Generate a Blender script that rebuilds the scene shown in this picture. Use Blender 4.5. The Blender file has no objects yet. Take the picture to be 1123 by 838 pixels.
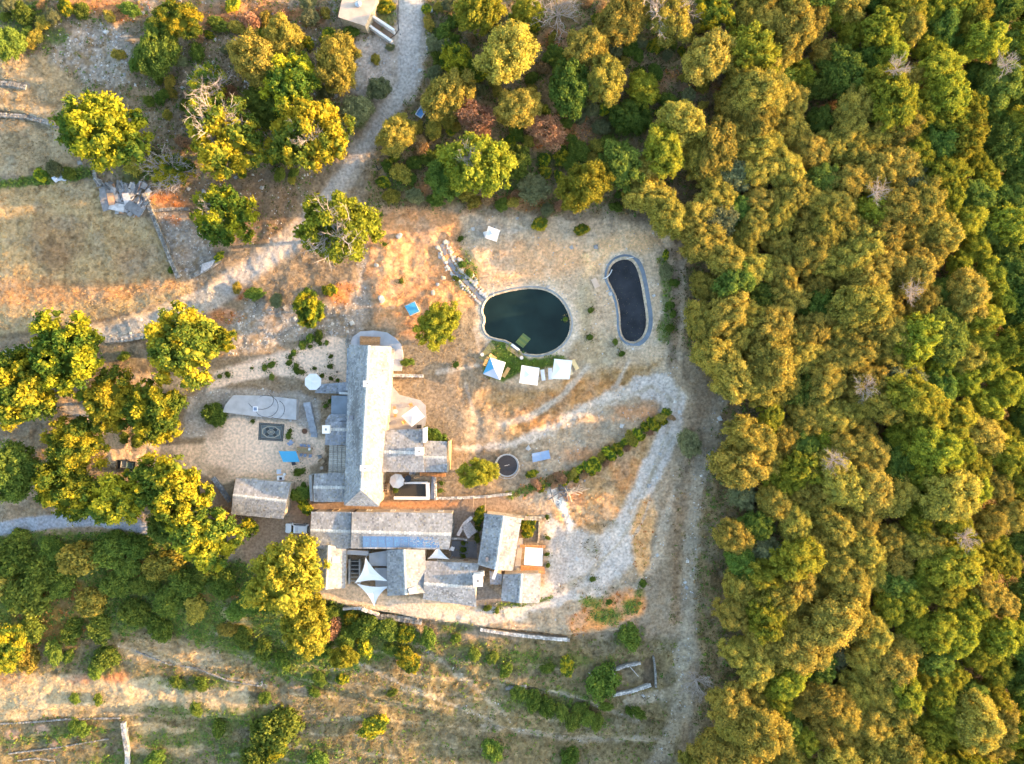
import bpy, math, random
import numpy as np
from mathutils import Vector, Matrix

# ---------------------------------------------------------------- camera, sky, sun
sc = bpy.context.scene
H = 125.0                       # drone height in metres
K = 0.00132                     # metres per photo pixel per metre of distance
CU, CV = 561.5, 419.0
cam_d = bpy.data.cameras.new('camera'); cam = bpy.data.objects.new('camera', cam_d)
sc.collection.objects.link(cam); sc.camera = cam
cam.location = (0, 0, H); cam.rotation_euler = (0, 0, 0)
cam_d.sensor_width = 36; cam_d.lens = 36 / (1123 * K)
cam_d.clip_start = 1; cam_d.clip_end = 4000
SUN_EL, SUN_AZ = math.radians(12), math.radians(4)      # azimuth: north of east
w = bpy.data.worlds.new('World'); sc.world = w; w.use_nodes = True
nt = w.node_tree; bg = nt.nodes['Background']
sky = nt.nodes.new('ShaderNodeTexSky'); sky.sky_type = 'NISHITA'; sky.sun_disc = False
sky.sun_elevation = SUN_EL; sky.sun_rotation = math.pi/2 - SUN_AZ
sky.air_density = 1.0; sky.dust_density = 1.5; sky.ozone_density = 0.6
nt.links.new(sky.outputs[0], bg.inputs[0]); bg.inputs[1].default_value = 0.15
sd = bpy.data.lights.new('sun', 'SUN'); sun = bpy.data.objects.new('sun', sd); sc.collection.objects.link(sun)
sd.energy = 2.9; sd.angle = math.radians(0.6); sd.color = (1.0, 0.60, 0.26)
sdir = Vector((math.cos(SUN_EL)*math.cos(SUN_AZ), math.cos(SUN_EL)*math.sin(SUN_AZ), math.sin(SUN_EL)))
sun.rotation_euler = sdir.to_track_quat('Z', 'Y').to_euler(); sun.location = sdir*200
sc.view_settings.view_transform = 'Standard'; sc.view_settings.look = 'None'
sc.view_settings.exposure = 2.42; sc.view_settings.gamma = 1.0
sc.view_settings.use_curve_mapping = False
sc.render.engine = 'CYCLES'
sc.cycles.max_bounces = 5; sc.cycles.diffuse_bounces = 3; sc.cycles.transmission_bounces = 3
sc.cycles.transparent_max_bounces = 4; sc.cycles.use_adaptive_sampling = True
sc.cycles.adaptive_threshold = 0.03

# ---------------------------------------------------------------- helpers
rnd = random.Random(7); nr = np.random.RandomState(11)
COL = sc.collection
def lin(c): 
    c = np.asarray(c, float)/255.0
    return np.where(c <= 0.04045, c/12.92, ((c+0.055)/1.055)**2.4)
def S3(r, g, b, k=1.0): return tuple(float(v)*k for v in lin((r, g, b)))
_tab = nr.rand(256, 256)
def vnoise(u, v, s, o=0):
    u = np.asarray(u, float)/s + 1000 + o*17.3; v = np.asarray(v, float)/s + 1000 + o*31.7
    i = np.floor(u).astype(int); j = np.floor(v).astype(int); fu = u-i; fv = v-j
    fu = fu*fu*(3-2*fu); fv = fv*fv*(3-2*fv)
    a = _tab[i & 255, j & 255]; b = _tab[(i+1) & 255, j & 255]; c = _tab[i & 255, (j+1) & 255]; d = _tab[(i+1) & 255, (j+1) & 255]
    return (a*(1-fu)+b*fu)*(1-fv)+(c*(1-fu)+d*fu)*fv
def fbm(u, v, s, o=0, n=4):
    r = 0; a = 0.5; t = 0
    for k in range(n): r = r+a*vnoise(u, v, s/2**k, o+k*3); t += a; a *= 0.55
    return r/t
def ss(a, b, x):
    t = np.clip((np.asarray(x, float)-a)/(b-a), 0, 1); return t*t*(3-2*t)
def polyx(pts, u):                                      # y on a polyline given x
    p = np.array(pts, float); return np.interp(u, p[:, 0], p[:, 1])
STEPS = [  # terrace edges: (polyline left to right, drop)
    ([(330, 650), (380, 664), (461, 679), (527, 688), (622, 699), (690, 690)], 1.6, 26, (325, 690)),
    ([(0, 655), (60, 690), (120, 705), (200, 735), (280, 745)], 0.9, 22, (0, 280)),
    ([(0, 793), (60, 789), (130, 786), (270, 800), (420, 800)], 1.1, 22, (0, 420)),
    ([(130, 700), (260, 720), (330, 745)], 0.8, 14, (130, 330)),
    ([(0, 93), (30, 97), (60, 100)], 0.9, 16, (0, 60)),
    ([(0, 125), (30, 128), (62, 138)], 0.9, 16, (0, 62)),
    ([(440, 700), (520, 745), (600, 765), (740, 800)], 0.9, 18, (440, 740)),
    ([(300, 745), (420, 775), (560, 810), (720, 825)], 0.9, 18, (300, 720)),
    ([(0, 385), (60, 368), (130, 352), (200, 330)], 0.7, 14, (0, 205)),
    ([(10, 826), (130, 812)], 0.7, 10, (10, 130)),
]
FLAT = [(350, 365, 500, 665, 14), (240, 400, 380, 600, 25), (500, 545, 600, 665, 12)]
def ground_z(x, y):
    u = np.asarray(x, float)/(K*H)+CU; v = CV-np.asarray(y, float)/(K*H)
    z = -2.0*ss(755, 900, u) - 5.0*ss(980, 1160, u) + 3.0*ss(210, -30, v)*ss(900, 600, u)
    z = z + 1.5*ss(300, 0, u)*ss(430, 200, v)
    z = z - 2.2*ss(640, 760, v)*ss(820, 720, u) - 2.0*ss(300, 100, u)*ss(560, 660, v) - 1.5*ss(740, 850, v)
    for pts, h, wd, (x0, x1) in STEPS:
        d = v-polyx(pts, u)
        m = ss(x0-14, x0+6, u)*ss(x1+14, x1-6, u)
        z = z + m*h*(0.5-ss(-1.6, 1.6, d))*np.exp(-(d/wd)**2)
    n = (fbm(u, v, 34, 5, 4)-0.5)*1.5 + (fbm(u, v, 7, 9, 3)-0.5)*0.28
    fl = 1.0
    for (a, b, c, d, s) in FLAT:
        fl = fl*(1-ss(a-s, a, u)*ss(c+s, c, u)*ss(b-s, b, v)*ss(d+s, d, v)*0.97)
    # ponds are level
    for (pu, pv, pr) in ((578, 352, 58), (690, 330, 56)):
        fl = fl*(1-0.97*ss(pr+22, pr, np.hypot(u-pu, v-pv)))
    return z+n*fl
def P(u, v, z=0.0):
    d = H-z; return Vector(((u-CU)*K*d, -(v-CV)*K*d, z))
def G(u, v, dz=0.0):
    z = 0.0
    for _ in range(5):
        p = P(u, v, z+dz); z = float(ground_z(p.x, p.y))
    p = P(u, v, z+dz); return p
def px2(x, y, z): return CU+x/(K*(H-z)), CV-y/(K*(H-z))

def tag(o, label=None, cat=None, group=None, kind=None):
    if label: o['label'] = label
    if cat: o['category'] = cat; o['kind'] = 'thing'
    if group: o['group'] = group
    if kind: o['kind'] = kind
    return o
def link(name, data, parent=None, mats=()):
    o = bpy.data.objects.new(name, data); COL.objects.link(o)
    if parent is not None: o.parent = parent
    return o
def thing(name, label, cat, loc=(0, 0, 0), rz=0, group=None):
    o = bpy.data.objects.new(name, None); COL.objects.link(o); o.empty_display_size = 0.3
    o.location = loc; o.rotation_euler = (0, 0, rz)
    return tag(o, label, cat, group)

class MB:
    def __init__(s): s.v = []; s.f = []; s.c = []; s.cc = (1, 1, 1)
    def face(s, pts, c=None):
        n = len(s.v); s.v += [tuple(p) for p in pts]; s.f.append(tuple(range(n, n+len(pts)))); s.c.append(c or s.cc)
    def mesh(s, pts, faces, c=None):
        n = len(s.v); s.v += [tuple(p) for p in pts]
        for f in faces: s.f.append(tuple(i+n for i in f)); s.c.append(c or s.cc)
    def box(s, c, size, rz=0, col=None, tilt=None, taper=1.0):
        M = Matrix.Rotation(rz, 3, 'Z')
        if tilt is not None: M = M @ tilt
        x, y, z = size[0]/2, size[1]/2, size[2]/2; c = Vector(c)
        P8 = [c+M@Vector((a*x*(taper if k > 0 else 1), b*y*(taper if k > 0 else 1), k*z)) for k in (-1, 1) for a, b in ((-1, -1), (1, -1), (1, 1), (-1, 1))]
        s.mesh(P8, [(3, 2, 1, 0), (4, 5, 6, 7), (0, 1, 5, 4), (1, 2, 6, 5), (2, 3, 7, 6), (3, 0, 4, 7)], col)
    def tube(s, a, b, r0, r1=None, n=8, col=None, caps=True):
        a = Vector(a); b = Vector(b); r1 = r0 if r1 is None else r1
        d = (b-a); q = d.to_track_quat('Z', 'Y').to_matrix()
        pts = [a+q@Vector((math.cos(t*2*math.pi/n)*r0, math.sin(t*2*math.pi/n)*r0, 0)) for t in range(n)]
        pts += [b+q@Vector((math.cos(t*2*math.pi/n)*r1, math.sin(t*2*math.pi/n)*r1, 0)) for t in range(n)]
        fs = [(i, (i+1) % n, n+(i+1) % n, n+i) for i in range(n)]
        if caps: fs += [tuple(range(n-1, -1, -1)), tuple(range(n, 2*n))]
        s.mesh(pts, fs, col)
    def disc(s, c, r, n=20, col=None): s.face([Vector(c)+Vector((math.cos(i*2*math.pi/n)*r, math.sin(i*2*math.pi/n)*r, 0)) for i in range(n)], col)
    def prism(s, pts, z0, z1, col=None):                      # pts counter-clockwise xy
        n = len(pts); a = [(p[0], p[1], z0) for p in pts]; b = [(p[0], p[1], z1) for p in pts]
        area = sum(pts[i][0]*pts[(i+1) % n][1]-pts[(i+1) % n][0]*pts[i][1] for i in range(n))
        if area < 0: a.reverse(); b.reverse()
        s.mesh(a+b, [(i, (i+1) % n, n+(i+1) % n, n+i) for i in range(n)]+[tuple(range(n, 2*n)), tuple(range(n-1, -1, -1))], col)
    def data(s, name, mat, smooth=False):
        me = bpy.data.meshes.new(name); me.from_pydata(s.v, [], s.f)
        at = me.color_attributes.new('Col', 'FLOAT_COLOR', 'CORNER')
        cl = np.array(s.c, float).reshape(-1, 3); ln = np.array([len(f) for f in s.f])
        cc = np.ones((ln.sum(), 4)); cc[:, :3] = np.repeat(cl, ln, axis=0); at.data.foreach_set('color', cc.ravel())
        me.materials.append(mat)
        if smooth: me.polygons.foreach_set('use_smooth', [True]*len(me.polygons))
        me.update(); return me
    def build(s, name, mat, parent=None, smooth=False): return link(name, s.data(name, mat, smooth), parent)

def np_mesh(name, V, F, mat, col=None, smooth=False):           # F: (n,k) array, col per vertex (n,3)
    me = bpy.data.meshes.new(name); V = np.asarray(V, np.float32); F = np.asarray(F, np.int32); k = F.shape[1]
    me.vertices.add(len(V)); me.vertices.foreach_set('co', V.ravel())
    me.loops.add(F.size); me.loops.foreach_set('vertex_index', F.ravel())
    me.polygons.add(len(F)); me.polygons.foreach_set('loop_start', np.arange(0, F.size, k, dtype=np.int32))
    me.polygons.foreach_set('loop_total', np.full(len(F), k, np.int32))
    me.polygons.foreach_set('use_smooth', np.full(len(F), smooth))
    if col is not None:
        at = me.color_attributes.new('Col', 'FLOAT_COLOR', 'POINT'); c = np.ones((len(V), 4), np.float32); c[:, :3] = col
        at.data.foreach_set('color', c.ravel())
    me.materials.append(mat); me.update(calc_edges=True); me.validate(); return me

# ---------------------------------------------------------------- materials
def mat(name, base, rough=0.8, vary=0.12, scale=3.0, bump=0.0, bscale=20, metal=0.0, usecol=True, spec=0.3):
    m = bpy.data.materials.new(name); m.use_nodes = True; n = m.node_tree.nodes; l = m.node_tree.links
    b = n['Principled BSDF']; b.inputs['Roughness'].default_value = rough; b.inputs['Metallic'].default_value = metal
    b.inputs['Specular IOR Level'].default_value = spec
    tc = n.new('ShaderNodeTexCoord'); ns = n.new('ShaderNodeTexNoise'); ns.inputs['Scale'].default_value = scale; ns.inputs['Detail'].default_value = 6
    geo = n.new('ShaderNodeNewGeometry'); l.new(geo.outputs['Position'], ns.inputs['Vector'])
    mr = n.new('ShaderNodeMapRange'); mr.inputs[1].default_value = 0.3; mr.inputs[2].default_value = 0.7
    mr.inputs[3].default_value = 1-vary; mr.inputs[4].default_value = 1+vary; l.new(ns.outputs[0], mr.inputs[0])
    mx = n.new('ShaderNodeVectorMath'); mx.operation = 'MULTIPLY'; mx.inputs[0].default_value = base
    l.new(mr.outputs[0], mx.inputs[1])
    out = mx
    if usecol:
        at = n.new('ShaderNodeVertexColor'); at.layer_name = 'Col'
        m2 = n.new('ShaderNodeVectorMath'); m2.operation = 'MULTIPLY'; l.new(mx.outputs[0], m2.inputs[0]); l.new(at.outputs[0], m2.inputs[1]); out = m2
    l.new(out.outputs[0], b.inputs['Base Color'])
    if bump > 0:
        n2 = n.new('ShaderNodeTexNoise'); n2.inputs['Scale'].default_value = bscale; n2.inputs['Detail'].default_value = 4
        l.new(geo.outputs['Position'], n2.inputs['Vector'])
        bp = n.new('ShaderNodeBump'); bp.inputs['Strength'].default_value = 1; bp.inputs['Distance'].default_value = bump
        l.new(n2.outputs[0], bp.inputs['Height']); l.new(bp.outputs[0], b.inputs['Normal'])
    return m
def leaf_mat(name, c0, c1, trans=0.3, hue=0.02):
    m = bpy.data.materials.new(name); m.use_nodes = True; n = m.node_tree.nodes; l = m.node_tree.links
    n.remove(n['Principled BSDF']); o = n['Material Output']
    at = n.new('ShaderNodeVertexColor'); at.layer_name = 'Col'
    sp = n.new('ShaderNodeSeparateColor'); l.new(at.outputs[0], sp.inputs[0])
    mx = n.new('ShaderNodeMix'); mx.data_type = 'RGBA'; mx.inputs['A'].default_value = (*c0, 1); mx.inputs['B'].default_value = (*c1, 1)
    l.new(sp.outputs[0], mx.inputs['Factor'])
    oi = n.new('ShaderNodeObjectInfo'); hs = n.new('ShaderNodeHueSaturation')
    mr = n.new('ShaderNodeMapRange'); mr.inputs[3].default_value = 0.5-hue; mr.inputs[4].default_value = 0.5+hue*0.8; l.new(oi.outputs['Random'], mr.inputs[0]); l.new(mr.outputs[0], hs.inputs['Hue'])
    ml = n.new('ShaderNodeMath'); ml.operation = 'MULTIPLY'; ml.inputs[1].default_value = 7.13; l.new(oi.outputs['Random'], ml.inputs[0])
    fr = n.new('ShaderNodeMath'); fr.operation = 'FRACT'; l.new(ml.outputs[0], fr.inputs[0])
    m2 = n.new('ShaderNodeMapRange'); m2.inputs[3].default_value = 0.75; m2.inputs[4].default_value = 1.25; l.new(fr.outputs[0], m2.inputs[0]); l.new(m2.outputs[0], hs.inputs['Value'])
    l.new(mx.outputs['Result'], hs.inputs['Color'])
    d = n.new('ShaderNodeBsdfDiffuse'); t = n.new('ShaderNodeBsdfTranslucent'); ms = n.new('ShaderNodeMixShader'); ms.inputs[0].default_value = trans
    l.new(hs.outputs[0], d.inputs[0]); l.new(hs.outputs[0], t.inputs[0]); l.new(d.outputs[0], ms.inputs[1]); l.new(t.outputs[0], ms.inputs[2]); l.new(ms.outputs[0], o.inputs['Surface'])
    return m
GM = 0.98
M = {}
M['ground'] = mat('ground_soil', (GM, GM, GM), 0.95, 0.30, 2.2, 0.10, 5.0, spec=0.1)
M['stone'] = mat('dry_stone', (0.40, 0.39, 0.37), 0.9, 0.25, 1.5, 0.03, 12)
M['roof'] = mat('stone_slab_roof', (0.300, 0.300, 0.297), 0.85, 0.22, 0.55, 0.01, 20)
M['wall'] = mat('rubble_wall', (0.48, 0.40, 0.30), 0.9, 0.25, 3.0, 0.04, 9)
M['white'] = mat('white_paint', (0.78, 0.78, 0.76), 0.6, 0.04, 1.0)
M['fabric'] = mat('white_fabric', (0.80, 0.80, 0.77), 0.8, 0.03, 1.0)
M['wood'] = mat('weathered_wood', (0.36, 0.26, 0.17), 0.8, 0.25, 3.0)
M['greywood'] = mat('grey_wood', (0.38, 0.36, 0.33), 0.85, 0.25, 4.0)
M['concrete'] = mat('concrete', (0.42, 0.42, 0.42), 0.9, 0.15, 0.8, 0.01, 15)
M['dark'] = mat('dark_rubber', (0.03, 0.032, 0.036), 0.6, 0.2, 3.0)
M['metal'] = mat('galvanised_metal', (0.42, 0.45, 0.48), 0.4, 0.1, 2.0, metal=0.6)
M['plain'] = mat('painted_surface', (1, 1, 1), 0.6, 0.06, 1.5)
M['gloss'] = mat('glossy_paint', (1, 1, 1), 0.25, 0.02, 1.5, spec=0.5)
M['glass'] = mat('window_glass', (0.03, 0.035, 0.04), 0.08, 0.0, 1.0, spec=0.6)
M['bark'] = mat('bark', (0.16, 0.12, 0.085), 0.9, 0.3, 4.0)
M['deadwood'] = mat('bleached_dead_wood', (0.42, 0.35, 0.30), 0.9, 0.2, 4.0)
M['water'] = mat('pond_water', (0.012, 0.026, 0.022), 0.10, 0.45, 0.15, 0.004, 1.5, spec=0.25, usecol=False)
M['poolwater'] = mat('shallow_pool_water', (0.030, 0.032, 0.036), 0.25, 0.35, 0.5, 0.003, 2.0, spec=0.2, usecol=False)
M['liner'] = mat('pond_liner', (0.18, 0.22, 0.27), 0.6, 0.15, 1.0)
M['solar'] = mat('solar_cells', (1, 1, 1), 0.25, 0.05, 4.0, spec=0.5)
M['oak'] = leaf_mat('holm_oak_leaves', (0.16, 0.175, 0.042), (0.62, 0.46, 0.075), 0.25, 0.012)
M['chestnut'] = leaf_mat('chestnut_leaves', (0.095, 0.165, 0.030), (0.54, 0.47, 0.035), 0.32)
M['lime'] = leaf_mat('young_leaves', (0.15, 0.20, 0.030), (0.50, 0.45, 0.045), 0.34)
M['green'] = leaf_mat('dark_green_leaves', (0.08, 0.14, 0.03), (0.25, 0.31, 0.05), 0.28)
M['dry'] = leaf_mat('dried_leaves', (0.30, 0.17, 0.085), (0.52, 0.33, 0.17), 0.2)
M['sage'] = leaf_mat('grey_green_leaves', (0.14, 0.16, 0.075), (0.27, 0.27, 0.12), 0.2)
M['litter'] = mat('scattered_plants', (1, 1, 1), 0.9, 0.2, 2.0, spec=0.1)
# ---------------------------------------------------------------- the ground sheet
gu = np.concatenate([[-9000, -4000, -1800, -900, -500, -300, -180, -110], np.arange(-60, 1184, 1.5), [1240, 1310, 1430, 1620, 2000, 2900, 5000, 10000]])
gv = np.concatenate([[-9000, -4000, -1800, -900, -500, -300, -180, -110], np.arange(-60, 899, 1.5), [950, 1020, 1140, 1330, 1700, 2600, 5000, 10000]])
UU, VV = np.meshgrid(gu, gv); nyg, nxg = UU.shape
X = (UU-CU)*K*H; Y = -(VV-CV)*K*H
U0 = UU.ravel(); V0 = VV.ravel(); X = X.ravel(); Y = Y.ravel()
POND = [(529, 333), (536, 324), (548, 320), (565, 316), (585, 314), (602, 317), (614, 325), (623, 337), (628, 352), (626, 367), (618, 379), (606, 387), (592, 391), (577, 390), (566, 385), (557, 375), (544, 373), (533, 369), (528, 359), (531, 350), (527, 342)]
POOL = [(665, 297), (669, 288), (677, 282), (688, 280), (697, 284), (703, 294), (707, 310), (710, 328), (713, 348), (712, 362), (707, 372), (698, 378), (688, 377), (681, 371), (678, 360), (678, 345), (675, 328), (668, 314), (664, 306)]
def smooth_poly(p, n=2):
    for _ in range(n):
        q = []
        for i in range(len(p)):
            a = p[i]; b = p[(i+1) % len(p)]
            q += [(a[0]*.75+b[0]*.25, a[1]*.75+b[1]*.25), (a[0]*.25+b[0]*.75, a[1]*.25+b[1]*.75)]
        p = q
    return p
POND = smooth_poly(POND, 1); POOL = smooth_poly(POOL, 1)
def sdist(poly, u, v):                                        # negative inside
    p = np.array(poly, float); d = np.full(u.shape, 1e9); ins = np.zeros(u.shape, bool)
    for i in range(len(p)):
        a = p[i]; b = p[(i+1) % len(p)]; e = b-a; L = max(e@e, 1e-9)
        t = np.clip(((u-a[0])*e[0]+(v-a[1])*e[1])/L, 0, 1)
        d = np.minimum(d, np.hypot(u-a[0]-t*e[0], v-a[1]-t*e[1]))
        c = ((a[1] > v) != (b[1] > v)); x = (b[0]-a[0])*(v-a[1])/((b[1]-a[1]) if b[1] != a[1] else 1e-9)+a[0]
        ins ^= c & (u < x)
    return np.where(ins, -d, d)
Z = ground_z(X, Y)
for poly, cz in ((POND, -0.75), (POOL, -1.3)):
    up, vp = CU+X/(K*H), CV-Y/(K*H)
    mk = (up > 500) & (up < 740) & (vp > 260) & (vp < 410); dd = sdist(poly, up[mk], vp[mk])
    Z[mk] += np.where(dd < 0, cz*ss(0, -4 if cz > -1 else -6, dd), 0)
PU = CU+X/(K*(H-Z)); PV = CV-Y/(K*(H-Z))                        # photo pixel of each vertex
NOI = (fbm(PU, PV, 14, 21, 4)-0.5)*2; NO2 = (fbm(PU, PV, 5, 33, 3)-0.5)*2
C = np.zeros((len(PU), 3)); C[:] = lin((150, 134, 112))
RAS = {k: np.zeros(len(PU)) for k in ('grass', 'fern', 'green', 'rubble', 'leaf')}
RAS['grass'] += 0.35
ZONE = np.zeros(len(PU), int)
def region(shape, wd):
    if shape[0] == 'poly':
        p = np.array(shape[1], float); lo = p.min(0)-wd*3-8; hi = p.max(0)+wd*3+8
    elif shape[0] == 'line':
        p = np.array(shape[1], float); mw = p[:, 2].max(); lo = p[:, :2].min(0)-mw-wd*3-8; hi = p[:, :2].max(0)+mw+wd*3+8
    else:
        _, cx, cy, rx, ry = shape; lo = np.array((cx-rx, cy-ry))-wd*3-8; hi = np.array((cx+rx, cy+ry))+wd*3+8
    idx = np.nonzero((PU > lo[0]) & (PU < hi[0]) & (PV > lo[1]) & (PV < hi[1]))[0]
    u = PU[idx]; v = PV[idx]
    if shape[0] == 'poly': d = sdist(shape[1], u, v)
    elif shape[0] == 'line':
        d = np.full(u.shape, 1e9)
        for i in range(len(p)-1):
            a, b = p[i], p[i+1]; e = b[:2]-a[:2]; L = max(e@e, 1e-9)
            t = np.clip(((u-a[0])*e[0]+(v-a[1])*e[1])/L, 0, 1)
            d = np.minimum(d, np.hypot(u-a[0]-t*e[0], v-a[1]-t*e[1])-(a[2]+(b[2]-a[2])*t)/2)
    else:
        q = np.hypot((u-cx)/rx, (v-cy)/ry); d = (q-1)*min(rx, ry)
    return idx, d
def paint(shape, rgb, soft=3, amp=5, a=1.0, ras=None, zone=None, clear=True, speck=0.0):
    idx, d = region(shape, soft+amp)
    d2 = d+NOI[idx]*amp+NO2[idx]*amp*0.4
    wgt = ss(soft, -soft, d2)*a
    if speck > 0: wgt = wgt*ss(0.0, 0.25, NO2[idx]+1-speck-0.5)
    if rgb is not None: C[idx] = C[idx]*(1-wgt[:, None])+lin(rgb)*wgt[:, None]
    if clear:
        for k in RAS: RAS[k][idx] *= (1-wgt)
    if ras:
        for k, q in ras.items(): RAS[k][idx] = np.maximum(RAS[k][idx], wgt*q)
    if zone is not None: ZONE[idx[d2 < 0]] = zone
def poly(*p): return ('poly', p)
def line(*p): return ('line', p)
def ell(*p): return ('ell',)+p
# -- big zones
paint(poly((455, -80), (1400, -80), (1400, 1000), (735, 1000), (770, 740), (755, 600), (790, 430), (745, 380), (745, 235), (400, 228), (420, 140)), (142, 124, 92), 6, 10, ras={'leaf': .8, 'grass': .2, 'green': .10})
paint(poly((-100, -80), (400, -80), (410, 60), (380, 160), (330, 220), (190, 200), (60, 190), (-100, 60)), (144, 130, 108), 5, 8, ras={'leaf': .5, 'rubble': .2, 'grass': .3, 'green': .08})
paint(poly((-100, 585), (170, 585), (300, 630), (480, 700), (430, 735), (330, 750), (240, 720), (160, 690), (80, 730), (-100, 760)), (112, 124, 62), 5, 9, ras={'green': .9, 'leaf': .3})
paint(poly((-100, 725), (160, 690), (250, 712), (330, 760), (470, 700), (760, 700), (720, 1000), (-100, 1000)), (136, 124, 92), 4, 8, ras={'grass': 1.0, 'leaf': .15, 'green': .05})
# -- left fields
paint(poly((-100, 60), (60, 62), (95, 100), (85, 185), (-100, 200)), (168, 152, 122), 3, 5, ras={'grass': .8})
paint(line((-60, 103, 5), (60, 115, 7)), (120, 105, 78), 3, 4, a=.7)
paint(line((-60, 92, 4), (30, 94, 6)), (165, 165, 160), 1, 1); paint(line((0, 126, 4), (35, 129, 5), (62, 138, 5)), (165, 165, 160), 1, 1)
paint(poly((-100, 208), (60, 196), (104, 200), (130, 236), (160, 236), (178, 262), (194, 303), (212, 320), (150, 342), (60, 362), (-100, 395)), (172, 154, 118), 2, 4, ras={'grass': .9})
paint(ell(62, 262, 36, 26), (140, 118, 92), 8, 9, a=.55, clear=False); paint(ell(150, 285, 22, 16), (150, 130, 108), 8, 8, a=.5, clear=False)
paint(ell(60, 285, 16, 18), (128, 105, 82), 8, 9, a=.45, clear=False)
paint(poly((-80, 308), (60, 306), (130, 312), (190, 303), (200, 318), (110, 330), (-80, 338)), (188, 148, 106), 6, 7, a=.7, clear=False)  # dry grass strip, its orange partly low sunlight put into the colour
paint(line((-60, 205, 8), (30, 200, 10), (60, 193, 14), (95, 190, 10)), (84, 104, 50), 2, 4, ras={'green': 1.0})
paint(line((-60, 378, 8), (60, 362, 6), (150, 343, 4)), (110, 96, 78), 2, 3, a=.8)
# -- bare rock and scree
for sh in (poly((60, 52), (75, 30), (100, 22), (125, 30), (150, 45), (152, 70), (125, 95), (95, 92), (85, 80), (55, 68)), poly((255, 345), (275, 330), (330, 335), (400, 330), (400, 366), (372, 370), (330, 374), (295, 382), (245, 392)),
           poly((168, 235), (206, 233), (236, 268), (238, 290), (212, 305), (196, 300), (180, 265)), ell(150, 8, 18, 12), ell(402, 300, 12, 35), poly((395, 60), (425, 90), (405, 110), (385, 95)), poly((395, 45), (440, 55), (430, 100), (395, 90))):
    paint(sh, (158, 151, 142), 5, 9, ras={'rubble': .9}, speck=.12, a=.85)
paint(poly((170, 205), (240, 190), (300, 190), (330, 215), (300, 262), (270, 275), (225, 262), (200, 228)), (140, 120, 98), 4, 6, ras={'leaf': .3, 'rubble': .2})
for e in (ell(178, 217, 14, 7), ell(192, 243, 7, 5), ell(195, 222, 9, 6), ell(260, 320, 14, 8), ell(245, 345, 16, 9), ell(380, 322, 20, 12)): paint(e, (196, 132, 84), 4, 5, a=.8, ras={'fern': .8})
for e in (ell(110, 8, 40, 10), ell(280, 10, 50, 11), ell(130, 12, 18, 10), ell(340, 18, 18, 10), ell(235, 22, 20, 8), ell(610, 45, 18, 14), ell(630, 128, 14, 18), ell(600, 150, 26, 14), ell(640, 150, 20, 10), ell(735, 85, 12, 8), ell(550, 55, 8, 20), ell(530, 25, 15, 8), ell(770, 98, 22, 5), ell(560, 222, 40, 8), ell(470, 205, 22, 8)):
    paint(e, (176, 124, 82), 5, 8, a=.75, ras={'fern': .75, 'leaf': .3})
for e in (ell(25, 20, 30, 18), ell(60, 40, 14, 8), ell(160, 60, 20, 10), ell(150, 190, 20, 14), ell(390, 130, 14, 14), ell(425, 14, 14, 12), ell(470, 40, 14, 18), ell(690, 130, 28, 20), ell(640, 175, 50, 12), ell(560, 195, 30, 14), ell(440, 195, 16, 16), ell(720, 20, 20, 12)):
    paint(e, (92, 108, 58), 5, 6, a=.8, ras={'green': .7})
# -- main gravel track from the top
paint(poly((385, 45), (470, 40), (455, 110), (425, 118), (390, 100)), (186, 176, 166), 5, 6, ras={'rubble': .5})
paint(line((452, -80, 34), (450, 30, 32), (444, 90, 30), (422, 128, 24), (395, 168, 22), (362, 218, 24), (322, 262, 26), (280, 292, 28), (235, 325, 30), (190, 345, 24)), (176, 166, 154), 3, 4, zone=1)
paint(line((452, -80, 24), (450, 30, 24), (446, 90, 20), (420, 130, 12), (392, 172, 12), (322, 265, 13), (275, 296, 18), (225, 330, 18), (180, 348, 10)), (188, 183, 178), 3, 3, ras={'rubble': .12}, zone=1)
paint(line((235, 325, 24), (170, 350, 22), (118, 362, 20), (60, 376, 14), (0, 392, 12)), (172, 168, 160), 3, 3, ras={'rubble': .15}, zone=1)
paint(line((120, 374, 6), (166, 367, 6)), (205, 205, 208), 1, 1)
paint(line((118, 385, 18), (150, 395, 22), (190, 405, 12)), (132, 120, 98), 4, 5)
# -- bottom-left lane
paint(line((-80, 590, 14), (0, 580, 15), (60, 571, 16), (110, 569, 17), (150, 576, 15), (178, 588, 10)), (150, 158, 170), 1.5, 1.5, zone=1)
paint(line((-80, 560, 14), (0, 548, 20), (40, 535, 24), (70, 505, 20)), (160, 142, 118), 4, 5)
paint(line((75, 447, 12), (88, 452, 12)), (150, 148, 145), 1, 1)
# -- sandy yard
SAND = (234, 210, 188)
paint(poly((225, 425), (330, 430), (350, 440), (350, 490), (240, 480), (200, 480), (205, 440)), (172, 166, 158), 3, 4, ras={'rubble': .35})
paint(poly((235, 408), (262, 398), (300, 388), (330, 378), (365, 368), (380, 372), (381, 421), (350, 421), (320, 412), (290, 413), (245, 423), (226, 430)), SAND, 2, 2.5, zone=2)
paint(poly((112, 407), (160, 410), (200, 412), (235, 406), (232, 420), (200, 428), (150, 424)), (206, 180, 148), 3, 3, zone=2)
paint(poly((86, 445), (98, 452), (135, 478), (180, 488), (222, 486), (245, 462), (256, 458), (324, 463), (345, 480), (357, 480), (356, 500), (340, 512), (343, 552), (322, 552), (319, 530), (262, 524), (245, 532), (215, 520), (175, 515), (118, 512), (115, 492), (92, 470)), (224, 198, 170), 2, 3, zone=2)
paint(poly((225, 475), (256, 459), (324, 464), (356, 484), (350, 505), (330, 514), (262, 520), (225, 505)), SAND, 5, 4, a=.8, zone=2)
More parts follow.
